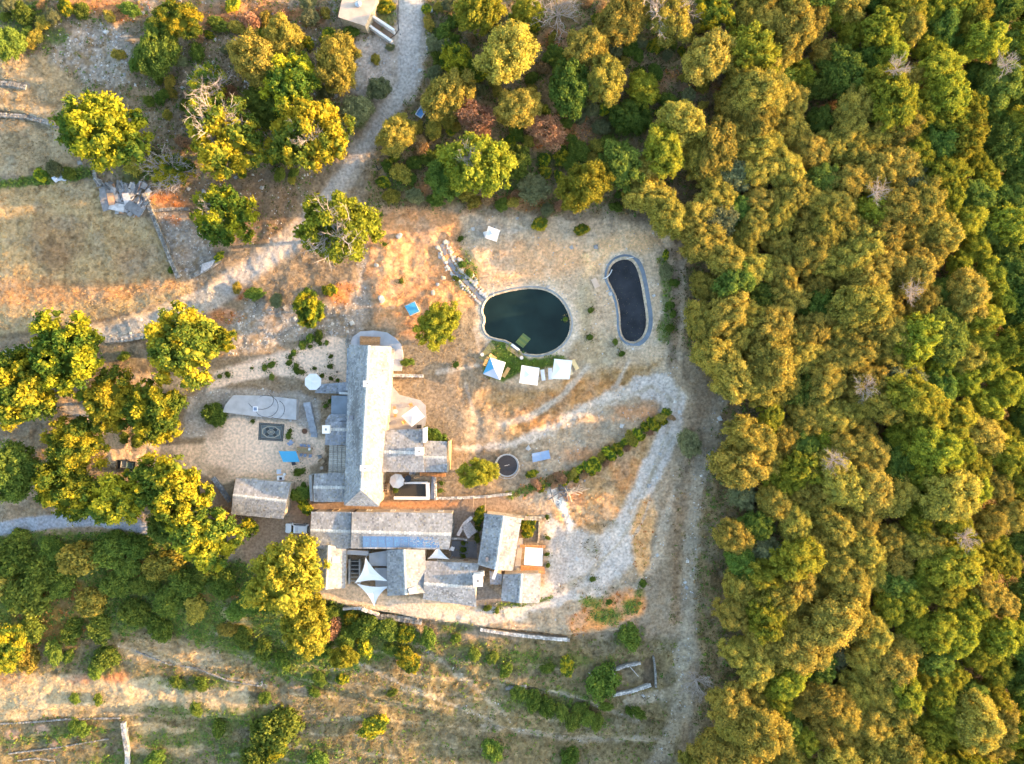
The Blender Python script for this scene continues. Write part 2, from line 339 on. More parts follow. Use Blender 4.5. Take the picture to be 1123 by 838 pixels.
paint(line((255, 402, 3), (300, 388, 2), (345, 378, 2)), (170, 145, 125), 1, 2, a=.6)
paint(ell(172, 502, 20, 8), (184, 140, 104), 6, 6, a=.5)
paint(poly((218, 520), (250, 535), (258, 568), (315, 570), (322, 552), (343, 552), (343, 600), (300, 604), (275, 620), (262, 600), (240, 575), (222, 560)), (166, 142, 120), 3, 4, zone=2)
for e in (ell(236, 470, 10, 16), ell(240, 520, 10, 8)): paint(e, (150, 130, 110), 4, 5, a=.5)
# -- lanes between the buildings
paint(line((318, 552, 14), (380, 556, 12), (560, 552, 16), (600, 556, 22), (612, 590, 30)), (158, 138, 118), 2, 3, zone=1)
paint(line((420, 553, 7), (500, 553, 7)), (206, 152, 108), 2, 3, a=.8)
paint(poly((345, 648), (382, 640), (426, 652), (470, 657), (530, 667), (530, 684), (461, 678), (380, 664), (345, 655)), (218, 192, 162), 2, 2, zone=1)
paint(poly((494, 560), (530, 558), (530, 640), (560, 660), (530, 668), (494, 640)), (135, 128, 120), 2, 2, zone=2)
# -- garden east of the house
paint(poly((425, 395), (460, 360), (520, 350), (545, 410), (560, 440), (500, 480), (497, 545), (430, 545)), (150, 136, 114), 6, 8, ras={'grass': .5})
paint(poly((405, 232), (470, 225), (520, 235), (500, 262), (520, 300), (532, 330), (500, 350), (450, 372), (412, 350), (402, 300)), (212, 162, 116), 5, 8, ras={'grass': .5})  # dry lawn and the ellipse below: orange partly painted-in sunlight
paint(ell(440, 290, 30, 26), (222, 178, 132), 10, 9, a=.6, clear=False); paint(ell(395, 335, 12, 22), (160, 150, 138), 5, 6, ras={'rubble': .6})
paint(poly((505, 235), (600, 240), (700, 245), (750, 255), (752, 380), (745, 420), (690, 420), (640, 440), (545, 420), (520, 345), (530, 300), (510, 275)), (198, 176, 148), 5, 7, ras={'grass': .3, 'rubble': .06})
paint(poly((540, 268), (600, 262), (660, 272), (650, 290), (600, 305), (540, 310), (525, 290)), (226, 182, 138), 8, 8, a=.8, clear=False)  # dry ground above the pond, warm sunlight partly in its colour
paint(poly((640, 268), (700, 255), (735, 262), (700, 276), (660, 292), (640, 310)), (240, 198, 148), 7, 7, a=.8, clear=False)  # sun through the tree gap painted into the dry ground
paint(poly((520, 240), (580, 250), (560, 262), (520, 262)), (180, 172, 160), 5, 6, a=.8, clear=False)
paint(line((742, 262, 10), (740, 330, 14), (738, 400, 12)), (150, 128, 104), 4, 5, ras={'leaf': .4})
paint(line((728, 285, 10), (733, 330, 10), (728, 370, 12)), (110, 122, 70), 3, 5, a=.8, ras={'green': .6})
paint(ell(655, 385, 35, 22), (160, 146, 116), 8, 8, a=.7, ras={'grass': .6, 'rubble': .1}); paint(ell(640, 330, 10, 25), (160, 150, 118), 6, 8, a=.6)
paint(poly((500, 410), (560, 430), (600, 425), (640, 405), (725, 395), (700, 440), (640, 472), (560, 482), (510, 470)), (176, 144, 100), 7, 9, ras={'grass': .9})
paint(poly((560, 455), (610, 425), (640, 412), (690, 420), (640, 462), (580, 480)), (204, 150, 94), 6, 8, a=.6, clear=False)  # dry grass orange, deepened by sunlight painted into it
paint(ell(500, 430, 34, 32), (154, 138, 116), 10, 10, a=.8, ras={'grass': .6}); paint(ell(530, 470, 30, 18), (176, 160, 138), 8, 8, a=.7)
for p in (line((548, 466, 7), (580, 458, 7), (612, 438, 6), (645, 402, 6)), line((690, 395, 4), (675, 425, 5), (655, 450, 4)), line((480, 408, 5), (530, 400, 3), (520, 360, 3)), line((510, 420, 3), (520, 455, 3))): paint(p, (190, 180, 166), 2, 2, a=.8)
for (pg, c) in ((POND, 0), (POOL, 0)):
    p = np.array(pg); ce = p.mean(0); paint(('poly', [tuple(ce+(q-ce)*1.14) for q in p]), (206, 190, 168), 4, 4, ras={'rubble': .25})
paint(poly((528, 392), (540, 373), (556, 375), (566, 385), (580, 392), (610, 390), (622, 393), (612, 402), (575, 408), (552, 420), (530, 410)), (86, 108, 44), 2, 3, ras={'green': .35})
paint(ell(512, 300, 12, 22), (150, 140, 70), 4, 6, a=.7, ras={'green': .4})
# -- the wide gravel loop
GR = (196, 188, 180)
paint(poly((560, 500), (600, 480), (700, 420), (745, 400), (755, 440), (742, 520), (700, 600), (712, 650), (640, 690), (560, 690), (600, 600), (560, 545)), (178, 160, 136), 6, 8, ras={'grass': .6, 'rubble': .1})
paint(poly((640, 500), (700, 470), (725, 455), (712, 500), (690, 545), (660, 590), (615, 590), (600, 560), (640, 535)), (190, 156, 112), 6, 8, ras={'grass': 1.0})
for e in (ell(625, 545, 14, 12), ell(690, 520, 14, 20), ell(640, 500, 30, 10), ell(700, 452, 25, 8)): paint(e, (204, 142, 88), 5, 7, a=.55, clear=False)
paint(line((500, 492, 6), (560, 488, 8), (600, 472, 10), (650, 445, 12), (700, 425, 20)), (206, 196, 184), 3, 5, a=.85, ras={'rubble': .15}, zone=1)
paint(line((700, 425, 20), (725, 422, 26), (738, 440, 28), (734, 475, 26), (718, 510, 24), (702, 545, 24), (690, 575, 30), (670, 605, 46), (640, 632, 44), (600, 655, 26), (560, 672, 16), (520, 676, 12)), GR, 3, 5, ras={'rubble': .2}, zone=1)
paint(poly((600, 560), (620, 580), (680, 590), (700, 612), (660, 655), (600, 660), (598, 620)), (190, 184, 178), 5, 6, a=.9, ras={'rubble': .25}, zone=1)
paint(line((745, 425, 4), (742, 470, 4), (715, 520, 4), (690, 560, 3)), (150, 138, 118), 2, 3, a=.6)
paint(line((430, 664, 12), (480, 672, 12), (530, 680, 13), (575, 672, 12)), (206, 190, 172), 2, 2, zone=1)
paint(line((548, 664, 4), (590, 660, 5), (605, 655, 3)), (96, 108, 64), 1.5, 2, ras={'green': .5})
paint(line((738, 540, 8), (726, 580, 12), (722, 610, 12), (700, 640, 8)), (190, 174, 152), 3, 5, ras={'rubble': .4}, a=.6)
paint(line((792, 425, 12), (782, 470, 16), (765, 530, 16), (757, 600, 14), (752, 660, 18), (752, 720, 18), (745, 780, 20), (715, 850, 14), (690, 900, 14)), (166, 154, 134), 5, 8, ras={'rubble': .3, 'grass': .2}, zone=3, a=.8)
paint(line((762, 480, 10), (748, 540, 12), (742, 600, 12), (740, 680, 12)), (150, 128, 102), 4, 6, ras={'grass': .7, 'leaf': .2})
paint(poly((690, 590), (700, 548), (716, 540), (720, 570), (712, 605), (706, 640), (696, 620)), (216, 170, 118), 4, 5, ras={'fern': .3, 'grass': .5})  # tan bank, the orange sun on it partly painted into the colour
paint(poly((622, 680), (650, 662), (690, 644), (708, 650), (706, 672), (670, 688), (630, 694)), (224, 156, 96), 4, 5, ras={'fern': .8})  # bracken orange, with some of the sun on the bank painted in
for e in (ell(668, 676, 16, 8), ell(692, 665, 10, 8), ell(650, 660, 12, 5), ell(702, 650, 6, 5)): paint(e, (140, 136, 50), 3, 4, a=.9, ras={'green': .7, 'fern': .3})
for e in (ell(640, 635, 10, 5), ell(650, 600, 10, 12), ell(668, 570, 8, 12), ell(645, 645, 24, 5)): paint(e, (146, 138, 120), 4, 5, a=.6, ras={'leaf': .4})
paint(poly((612, 556), (600, 540), (605, 532), (618, 548), (630, 575), (624, 582)), (228, 222, 214), 2, 2.5, ras={'rubble': 1.0})
paint(poly((570, 535), (600, 524), (640, 508), (650, 500), (640, 512), (610, 530), (575, 545)), (196, 124, 64), 4, 4, ras={'fern': .6})
paint(line((600, 652, 3), (645, 630, 5), (680, 595, 5), (700, 558, 4), (716, 516, 4), (733, 470, 4), (736, 438, 4), (715, 424, 3), (650, 449, 3), (600, 475, 3)), (168, 158, 138), 1.5, 3, a=.6, clear=False, ras={'grass': .4})
for p in (line((520, 674, 2), (560, 669, 2), (600, 650, 2.4), (640, 626, 3), (672, 598, 3), (694, 566, 2.4), (712, 518, 2.2), (728, 478, 2.2), (733, 442, 2.2), (720, 420, 2)), line((600, 660, 2), (650, 638, 3), (684, 606, 3), (704, 574, 2.4), (722, 522, 2.2), (740, 480, 2.2), (745, 440, 2.2))): paint(p, (188, 182, 176), 1, 1.5, a=.55, clear=False)
paint(line((560, 543, 8), (600, 530, 9), (650, 510, 9), (700, 476, 9), (732, 452, 8)), (116, 118, 60), 2, 3, a=.9, ras={'green': 1.0, 'fern': .2})
# -- bottom terraces
paint(poly((-100, 745), (40, 738), (120, 742), (190, 745), (270, 752), (275, 790), (150, 785), (60, 787), (-100, 795)), (184, 166, 132), 3, 4, ras={'grass': .35})
paint(poly((-80, 735), (30, 740), (40, 750), (-80, 760)), (180, 134, 92), 5, 6, a=.5, clear=False)
for e in (ell(90, 745, 14, 5), ell(128, 744, 14, 5)): paint(e, (190, 120, 76), 3, 4, a=.7)
paint(poly((150, 700), (240, 715), (255, 735), (140, 725), (125, 712)), (178, 158, 122), 4, 5, ras={'grass': 1.0})
paint(poly((145, 790), (215, 800), (225, 820), (205, 830), (145, 828)), (192, 168, 124), 3, 4, ras={'grass': 1.0})
for e in (ell(220, 750, 30, 7), ell(110, 725, 18, 14), ell(265, 700, 30, 22), ell(200, 810, 50, 8), ell(260, 790, 40, 12), ell(300, 825, 70, 16), ell(430, 708, 60, 10), ell(330, 700, 22, 14), ell(545, 722, 50, 8), ell(600, 768, 48, 14), ell(520, 710, 20, 6), ell(640, 725, 30, 6), ell(200, 752, 14, 5), ell(215, 780, 45, 6), ell(345, 745, 24, 10), ell(690, 698, 16, 12), ell(650, 790, 20, 5), ell(570, 733, 26, 6), ell(90, 800, 34, 5), ell(40, 812, 40, 6), ell(150, 835, 40, 8), ell(500, 690, 20, 5)):
    paint(e, (96, 106, 56), 4, 7, a=.8, ras={'green': .55})
for p in (line((440, 698, 5), (470, 715, 6), (515, 748, 5), (560, 790, 4)), line((560, 752, 4), (620, 762, 4), (700, 790, 4)), line((380, 720, 4), (450, 755, 4), (540, 790, 4)), line((130, 708, 3), (200, 730, 4), (290, 752, 3)), line((530, 795, 5), (640, 812, 5), (720, 810, 5)), line((690, 770, 12), (735, 760, 12))):
    paint(p, (176, 166, 148), 2, 4, a=.6, ras={'rubble': .3})
for p in (line((300, 752, 5), (420, 790, 6), (520, 815, 5)), line((470, 705, 6), (560, 735, 6), (640, 738, 5)), line((0, 798, 3), (120, 792, 3)), line((20, 818, 3), (130, 808, 3)), line((700, 700, 10), (730, 730, 10), (735, 770, 10)), line((0, 780, 2), (200, 782, 3))):
    paint(p, (112, 100, 76), 2, 4, a=.55)
paint(poly((640, 740), (700, 722), (718, 722), (718, 752), (670, 762), (640, 760)), (128, 116, 88), 3, 3, ras={'grass': .6})
paint(poly((705, 722), (718, 720), (719, 755), (706, 754)), (96, 84, 66), 2, 3)
for e in (ell(60, 672, 44, 34), ell(150, 625, 30, 18), ell(230, 655, 24, 8), ell(50, 700, 40, 10), ell(75, 650, 34, 12)): paint(e, (150, 112, 60), 6, 9, a=.7, ras={'fern': .5, 'green': .5})
paint(poly((235, 660), (262, 664), (275, 690), (250, 690)), (190, 178, 128), 4, 5, a=.8)
for e in (ell(45, 800, 8, 5), ell(15, 806, 9, 5), ell(60, 818, 5, 5)): paint(e, (186, 148, 122), 2, 2, a=.8)
paint(poly((1078, 565), (1130, 560), (1130, 600), (1085, 602)), (120, 116, 76), 5, 6, ras={'green': .4})
rs = random.Random(31)
for k in range(16):
    sv = 696+k*9+rs.uniform(-3, 3); u0 = 230+rs.uniform(-20, 120); u1 = 560+rs.uniform(0, 170); pl = []
    for i in range(9): u = u0+(u1-u0)*i/8; pl.append((u, sv+52*((max(u, 230)-230)/500)**.85+rs.uniform(-2, 2), rs.uniform(1.2, 3)))
    paint(('line', pl), (118, 112, 78) if k % 2 else (196, 180, 146), 1.5, 3, a=.5, clear=False, ras={'green': .25} if k % 4 == 1 else None)
# -- overall texture of the soil
sm = np.where(ZONE == 2, .25, np.where(ZONE == 1, .5, 1.0))
C *= (1+(0.84+0.32*fbm(PU, PV, 11, 87, 4)-1)*sm)[:, None]
tn = ss(.45, .7, fbm(PU, PV, 16, 91, 4))[:, None]; C = C*(1-tn*.28*sm[:, None])+C.mean(1, keepdims=True)*np.array([.98, 1.02, .90])*tn*.28*sm[:, None]
C *= (1+(0.72+0.56*fbm(PU, PV, 3.0, 41, 3)-1)*sm)[:, None]*(0.86+0.28*fbm(PU, PV, 40, 43, 3))[:, None]
C *= (1-.30*RAS['rubble']*ss(.55, .8, vnoise(PU, PV, 4.5, 71)))[:, None]
spk = vnoise(PU, PV, 2.1, 51); rb = RAS['rubble']
C += (rb*ss(.62, .9, spk)*0.16)[:, None]
C *= (1-0.35*RAS['grass']*ss(.60, .85, vnoise(PU, PV, 4.0, 57)))[:, None]
C *= np.array([1.02, .945, .865])[None]
C = np.clip(C, 0.01, 0.9)
ow = np.clip(np.maximum.reduce([-55-U0, U0-1180, -55-V0, V0-895])/60, 0, 1)[:, None]; C = C*(1-ow)+lin((112, 108, 76))*ow
Vg = np.stack([X, Y, Z], 1)
ii = np.arange(nyg*nxg).reshape(nyg, nxg)
F = np.stack([ii[1:, :-1].ravel(), ii[1:, 1:].ravel(), ii[:-1, 1:].ravel(), ii[:-1, :-1].ravel()], 1)
fz = ZONE[F[:, 0]]
for zid, nm in enumerate(('ground', 'gravel_road', 'sandy_yard', 'footpath')):
    f = F[fz == zid]; used, inv = np.unique(f, return_inverse=True)
    me = np_mesh(nm, Vg[used], inv.reshape(f.shape), M['ground'], C[used], True)
    tag(link(nm, me), {'ground': 'dry hillside soil and terraces around the hamlet', 'gravel_road': 'pale gravel track winding round the houses', 'sandy_yard': 'beige sandy courtyard west of the long house', 'footpath': 'stony footpath running down beside the wood'}[nm], kind='structure')

# ---------------------------------------------------------------- ground cover that nobody could count
def scatter_pts(n, key, seed, lo=(-50, -50), hi=(1170, 890)):
    r = np.random.RandomState(seed); u = r.uniform(lo[0], hi[0], n); v = r.uniform(lo[1], hi[1], n)
    i = np.clip(np.searchsorted(gu, u), 0, nxg-1); j = np.clip(np.searchsorted(gv, v), 0, nyg-1); k = j*nxg+i
    keep = r.rand(n) < RAS[key][k]*(0.35+1.3*(NO2[k]*0.5+0.5)); k = k[keep]
    x = X[k]+r.uniform(-.12, .12, len(k)); y = Y[k]+r.uniform(-.12, .12, len(k)); return x, y, Z[k], C[k], r
def leafy(key, name, label, n, seed, size, hgt, cols, per=6, spread=.35):
    x, y, z, c, r = scatter_pts(n, key, seed); m = len(x); tot = m*per
    cx = np.repeat(x, per); cy = np.repeat(y, per); cz = np.repeat(z, per); sc_ = np.repeat(r.uniform(.6, 1.4, m), per)
    a = r.uniform(0, 2*np.pi, tot); rr = spread*np.sqrt(r.rand(tot))*sc_
    px_ = cx+np.cos(a)*rr; py_ = cy+np.sin(a)*rr; pz_ = cz+hgt*sc_*(1-(rr/spread/1.5)**2)*r.uniform(.4, 1, tot)
    nx_ = np.cos(a)*.5+r.normal(0, .35, tot); ny_ = np.sin(a)*.5+r.normal(0, .35, tot); nz_ = np.ones(tot)
    nn = np.stack([nx_, ny_, nz_], 1); nn /= np.linalg.norm(nn, axis=1)[:, None]
    t = np.cross(nn, r.normal(0, 1, (tot, 3))); t /= np.linalg.norm(t, axis=1)[:, None]; b = np.cross(nn, t)
    s = (size*r.uniform(.6, 1.3, tot))[:, None]; cen = np.stack([px_, py_, pz_], 1)
    V = np.stack([cen-t*s, cen-b*s*.6, cen+t*s, cen+b*s*.6], 1).reshape(-1, 3)
    pal = lin(np.array(cols)); ci = pal[np.repeat(r.randint(0, len(cols), m), per)]*r.uniform(.6, 1.2, tot)[:, None]
    me = np_mesh(name, V, np.arange(tot*4).reshape(-1, 4), M['litter'], np.repeat(ci, 4, axis=0)); tag(link(name, me), label, 'ground cover', kind='stuff')
leafy('green', 'low_scrub', 'low green brambles and scrub covering the banks', 170000, 3, .17, .5, [(98, 124, 48), (80, 112, 44), (124, 138, 56), (106, 122, 64), (120, 120, 60)])
leafy('fern', 'dry_bracken', 'rust orange dry bracken and ferns on the slopes', 60000, 4, .15, .4, [(200, 128, 66), (176, 104, 56), (212, 152, 84), (160, 140, 62), (150, 116, 70)])
leafy('leaf', 'undergrowth', 'brown leaf litter and low herbs under the trees', 90000, 5, .15, .28, [(112, 92, 64), (98, 92, 56), (88, 106, 50), (146, 116, 76), (106, 118, 56)], per=5, spread=.5)
def tufts(n, seed):
    x, y, z, c, r = scatter_pts(n, 'grass', seed); per = 4; m = len(x); tot = m*per
    cx = np.repeat(x, per)+r.uniform(-.15, .15, tot); cy = np.repeat(y, per)+r.uniform(-.15, .15, tot); cz = np.repeat(z, per)-.02
    a = r.uniform(0, 2*np.pi, tot); h = r.uniform(.10, .32, tot); wd = r.uniform(.03, .08, tot)
    lean = r.normal(0, .35, (tot, 2))*h[:, None]*1.8+np.array([-.10, -.10])
    A = np.stack([cx-np.cos(a)*wd, cy-np.sin(a)*wd, cz], 1); B = np.stack([cx+np.cos(a)*wd, cy+np.sin(a)*wd, cz], 1)
    T = np.stack([cx+lean[:, 0], cy+lean[:, 1], cz+h], 1)
    V = np.stack([A, B, T], 1).reshape(-1, 3); ci = np.clip(np.repeat(c, per, axis=0)*r.uniform(.75, 1.35, tot)[:, None]*np.array([1.05, 1.0, .88]), 0, .7)
    me = np_mesh('dry_grass', V, np.arange(tot*3).reshape(-1, 3), M['litter'], np.repeat(ci, 3, axis=0)); tag(link('dry_grass', me), 'straw coloured dry grass tufts over the terraces and fields', 'grass', kind='stuff')
tufts(190000, 8)
def rubble(n, seed):
    x, y, z, c, r = scatter_pts(n, 'rubble', seed); m = len(x)
    base = np.array([(-1, -1, -.6), (1, -1, -.6), (1, 1, -.6), (-1, 1, -.6), (-.6, -.7, .6), (.7, -.6, .5), (.6, .7, .65), (-.7, .6, .45)])
    s = r.uniform(.04, .15, m)*(1+2*(r.rand(m) > .95)); a = r.uniform(0, 6.28, m); q = base[None]*(s[:, None, None]*r.uniform(.6, 1.3, (m, 8, 3)))
    ca, sa = np.cos(a)[:, None], np.sin(a)[:, None]
    V = np.stack([q[:, :, 0]*ca-q[:, :, 1]*sa+x[:, None], q[:, :, 0]*sa+q[:, :, 1]*ca+y[:, None], q[:, :, 2]*.6+z[:, None]+.02], 2).reshape(-1, 3)
    f = np.array([(4, 5, 6, 7), (0, 1, 5, 4), (1, 2, 6, 5), (2, 3, 7, 6), (3, 0, 4, 7)]); F = (f[None]+np.arange(m)[:, None, None]*8).reshape(-1, 4)
    ci = lin(np.array([(188, 186, 182), (170, 166, 160), (206, 198, 186), (150, 148, 146)]))[r.randint(0, 4, m)]
    me = np_mesh('loose_stones', V, F, M['litter'], np.repeat(ci, 8, axis=0)); tag(link('loose_stones', me), 'loose grey stones and scree scattered over bare ground', 'rubble', kind='stuff')
rubble(110000, 9)
# ---------------------------------------------------------------- trees
def leaf_quads(cen, nrm, size, r, asp=.65, jit=.45, bend=.25):
    n = len(cen); nn = nrm+r.normal(0, jit, (n, 3)); nn /= np.linalg.norm(nn, axis=1)[:, None]
    t = np.cross(nn, r.normal(0, 1, (n, 3))); t /= np.linalg.norm(t, axis=1)[:, None]; b = np.cross(nn, t)
    s = (size*r.uniform(.6, 1.35, n))[:, None]
    return np.stack([cen-t*s, cen-b*s*asp+nn*s*bend, cen+t*s, cen+b*s*asp+nn*s*bend], 1).reshape(-1, 3)
ICO = None
def ico():
    global ICO
    if ICO is None:
        import bmesh
        bm = bmesh.new(); bmesh.ops.create_icosphere(bm, subdivisions=2, radius=1.0); bm.verts.ensure_lookup_table()
        ICO = (np.array([v.co[:] for v in bm.verts]), np.array([[v.index for v in f.verts] for f in bm.faces])); bm.free()
    return ICO
def lobes_for(r, Hc, flat, nl, lr, seedtop=True, droop=.35):
    L = []; tries = 0
    while len(L) < nl and tries < 4000:
        tries += 1
        a = r.uniform(0, 2*np.pi); zc = r.uniform(-droop, 1.0); q = math.sqrt(max(0, 1-zc*zc)) if zc > 0 else math.sqrt(max(0, 1-zc*zc))
        rad = (1-lr)*r.uniform(.66, 1.12); wob = 1+.16*math.sin(2*a+r.uniform(0, .6))
        c = np.array([math.cos(a)*q*rad*wob, math.sin(a)*q*rad*wob, zc*rad*flat])
        s = lr*r.uniform(.55, 1.45)
        if all(np.linalg.norm((c-c2)) > .50*(s+s2) for c2, s2 in L): L.append((c, s))
    return L
def crown_mesh(name, seed, kind, material, R=1.0, flat=.8, nl=34, lr=.27, nleaf=7000, lsz=.055, jit=.45, star=0, gaps=0.0, core=True, tilt=0):
    """unit-radius crown of many lobes, each lobe set with leaf clumps"""
    r = np.random.RandomState(seed); L = lobes_for(r, 0, flat, nl, lr)
    cs = np.array([c for c, s in L]); sz = np.array([s for c, s in L]); wgt = sz**2/np.sum(sz**2)
    n = int(nleaf*1.9); li = r.choice(len(L), n, p=wgt); d = r.normal(0, 1, (n, 3)); d[:, 2] += .25; d /= np.linalg.norm(d, axis=1)[:, None]
    nz = 1+.26*np.sin(d[:, 0]*9+li)*np.sin(d[:, 1]*8+li*2)+.16*np.sin(d[:, 2]*15+li)*np.sin(d[:, 0]*17)
    p = cs[li]+d*(sz[li]*nz*np.where(r.rand(n) < .12, r.uniform(1.05, 1.38, n), r.uniform(.78, 1.10, n)))[:, None]
    ok = np.ones(n, bool)
    for k in range(len(L)):
        dk = np.linalg.norm(p-cs[k], axis=1); ok &= (dk > sz[k]*.80) | (li == k)
    ok &= p[:, 2] > -flat*.62
    if gaps > 0: ok &= vnoise(p[:, 0]*10+seed, p[:, 1]*10+p[:, 2]*6, 1.6, seed % 40) > gaps
    p = p[ok][:nleaf]; d = d[ok][:nleaf]; li = li[ok][:nleaf]; n = len(p)
    nrm = d*.8+np.array([0, 0, .25])
    lobet = r.uniform(-.16, .16, len(L))
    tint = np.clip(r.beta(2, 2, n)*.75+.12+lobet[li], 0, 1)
    if kind in ('chestnut', 'ybush'): tint = np.clip(ss(.40, .58, fbm(p[:, 0]*10+seed, p[:, 1]*10+p[:, 2]*4, 3.6, seed % 37, 3))*.85+r.uniform(-.12, .2, n), 0, 1)  # yellow foliage patches, partly sunlight painted into the leaf tint
    if star:                                                    # whorls of long leaves
        rep = star; cen = np.repeat(p, rep, 0); nr_ = np.repeat(nrm, rep, 0); m = len(cen)
        nn = nr_/np.linalg.norm(nr_, axis=1)[:, None]; rv = np.repeat(r.normal(0, 1, (n, 3)), rep, 0)
        t0 = np.cross(nn, rv); t0 /= np.linalg.norm(t0, axis=1)[:, None]; b0 = np.cross(nn, t0)
        ang = np.tile(np.arange(rep)*2*np.pi/rep, n)+r.uniform(-.3, .3, m); t = t0*np.cos(ang)[:, None]+b0*np.sin(ang)[:, None]; b = np.cross(nn, t)
        s = (lsz*r.uniform(.8, 1.3, m))[:, None]; tip = -.15+r.uniform(-.25, .35, m)[:, None]
        V = np.stack([cen+nn*s*.2, cen+t*s*.9-b*s*.32+nn*s*.25, cen+t*s*1.9+nn*s*tip, cen+t*s*.9+b*s*.32+nn*s*.25], 1).reshape(-1, 3); tint = np.repeat(tint, rep)
    else:
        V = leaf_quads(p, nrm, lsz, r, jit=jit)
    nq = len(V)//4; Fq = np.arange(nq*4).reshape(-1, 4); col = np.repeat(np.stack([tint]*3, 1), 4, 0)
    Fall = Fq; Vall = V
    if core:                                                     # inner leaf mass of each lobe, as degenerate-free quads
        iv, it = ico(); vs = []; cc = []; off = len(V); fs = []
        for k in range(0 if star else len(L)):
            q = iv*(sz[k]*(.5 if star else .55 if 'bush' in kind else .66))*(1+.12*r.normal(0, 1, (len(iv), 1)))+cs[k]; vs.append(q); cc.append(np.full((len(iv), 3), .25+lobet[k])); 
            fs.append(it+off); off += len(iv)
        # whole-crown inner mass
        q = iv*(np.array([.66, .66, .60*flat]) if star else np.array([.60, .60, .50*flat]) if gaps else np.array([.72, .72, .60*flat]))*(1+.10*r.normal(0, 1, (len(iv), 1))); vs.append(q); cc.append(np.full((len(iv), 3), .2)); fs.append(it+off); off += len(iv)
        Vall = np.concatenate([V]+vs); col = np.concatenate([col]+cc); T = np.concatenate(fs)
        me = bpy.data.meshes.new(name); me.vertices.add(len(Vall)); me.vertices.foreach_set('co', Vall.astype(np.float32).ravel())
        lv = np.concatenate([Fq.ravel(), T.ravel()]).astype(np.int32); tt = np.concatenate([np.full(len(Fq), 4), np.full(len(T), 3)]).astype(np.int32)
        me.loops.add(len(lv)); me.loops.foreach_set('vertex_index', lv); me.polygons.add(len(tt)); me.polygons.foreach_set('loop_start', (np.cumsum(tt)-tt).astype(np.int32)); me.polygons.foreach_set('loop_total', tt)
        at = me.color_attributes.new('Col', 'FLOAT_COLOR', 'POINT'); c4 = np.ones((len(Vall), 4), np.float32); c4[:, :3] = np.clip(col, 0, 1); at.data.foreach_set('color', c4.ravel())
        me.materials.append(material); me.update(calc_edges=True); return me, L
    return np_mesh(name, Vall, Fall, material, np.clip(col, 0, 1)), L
def trunk_mesh(name, seed, L, ratio, mat_, nlimb=9, thick=.045):
    """ratio = trunk height below the crown centre, in crown radii; crown centre at z=0 of the unit crown"""
    r = random.Random(seed); mb = MB(); top = Vector((r.uniform(-.06, .06), r.uniform(-.06, .06), -.35)); base = Vector((0, 0, -ratio-.12))
    mid = (top+base)/2+Vector((r.uniform(-.05, .05), r.uniform(-.05, .05), 0))
    mb.tube(base, mid, thick*1.5, thick*1.1, 8); mb.tube(mid, top, thick*1.1, thick*.85, 8)
    for c, s in r.sample(L, min(nlimb, len(L))):
        c = Vector(c)*.8; m2 = top.lerp(c, .5)+Vector((0, 0, -.06)); mb.tube(top, m2, thick*.6, thick*.4, 6); mb.tube(m2, c, thick*.4, thick*.18, 5)
    return mb.data(name, mat_, True)
RAT = {'oak': 1.25, 'chestnut': 1.15, 'lime': 1.35, 'willow': .9, 'green': 1.1, 'dry': 1.2, 'sage': 1.0, 'bush': .62, 'gbush': .62, 'dbush': .62, 'ybush': .62, 'dark': 1.2}
PROT = {}
def mkprot(kind, n, material, seed0, **kw):
    PROT[kind] = []
    for i in range(n):
        me, L = crown_mesh('crown_'+kind, seed0+i, kind, material, **kw)
        PROT[kind].append((me, trunk_mesh('trunk_'+kind, seed0+i, L, RAT[kind], M['bark'])))
mkprot('oak', 6, M['oak'], 100, nl=95, lr=.155, nleaf=12500, lsz=.036, jit=.55, flat=.85)
mkprot('lime', 5, M['lime'], 200, nl=90, lr=.145, nleaf=8500, lsz=.042, jit=.75, flat=.8, gaps=.22)
mkprot('chestnut', 6, M['chestnut'], 300, nl=85, lr=.145, nleaf=9500, lsz=.040, jit=.9, flat=.68, gaps=.30)
mkprot('willow', 1, M['lime'], 900, nl=120, lr=.12, nleaf=11000, lsz=.036, jit=.7, flat=.75)
mkprot('green', 3, M['green'], 400, nl=70, lr=.17, nleaf=8000, lsz=.042, jit=.55, flat=.75)
mkprot('dark', 3, M['green'], 450, nl=70, lr=.17, nleaf=8000, lsz=.042, jit=.55, flat=.8)
mkprot('dry', 2, M['dry'], 500, nl=40, lr=.19, nleaf=4200, lsz=.045, jit=.9, flat=.75, core=False)
mkprot('sage', 2, M['sage'], 550, nl=30, lr=.25, nleaf=5500, lsz=.045, jit=.7, flat=.75)
mkprot('bush', 3, M['oak'], 600, nl=30, lr=.24, nleaf=2200, lsz=.075, jit=.7, flat=.55)
mkprot('gbush', 4, M['green'], 650, nl=30, lr=.24, nleaf=2400, lsz=.072, jit=.75, flat=.5)
mkprot('ybush', 2, M['chestnut'], 700, nl=30, lr=.24, nleaf=2200, lsz=.075, jit=.75, flat=.55)
mkprot('dbush', 2, M['dry'], 750, nl=16, lr=.30, nleaf=1100, lsz=.09, jit=.9, flat=.5, core=False)
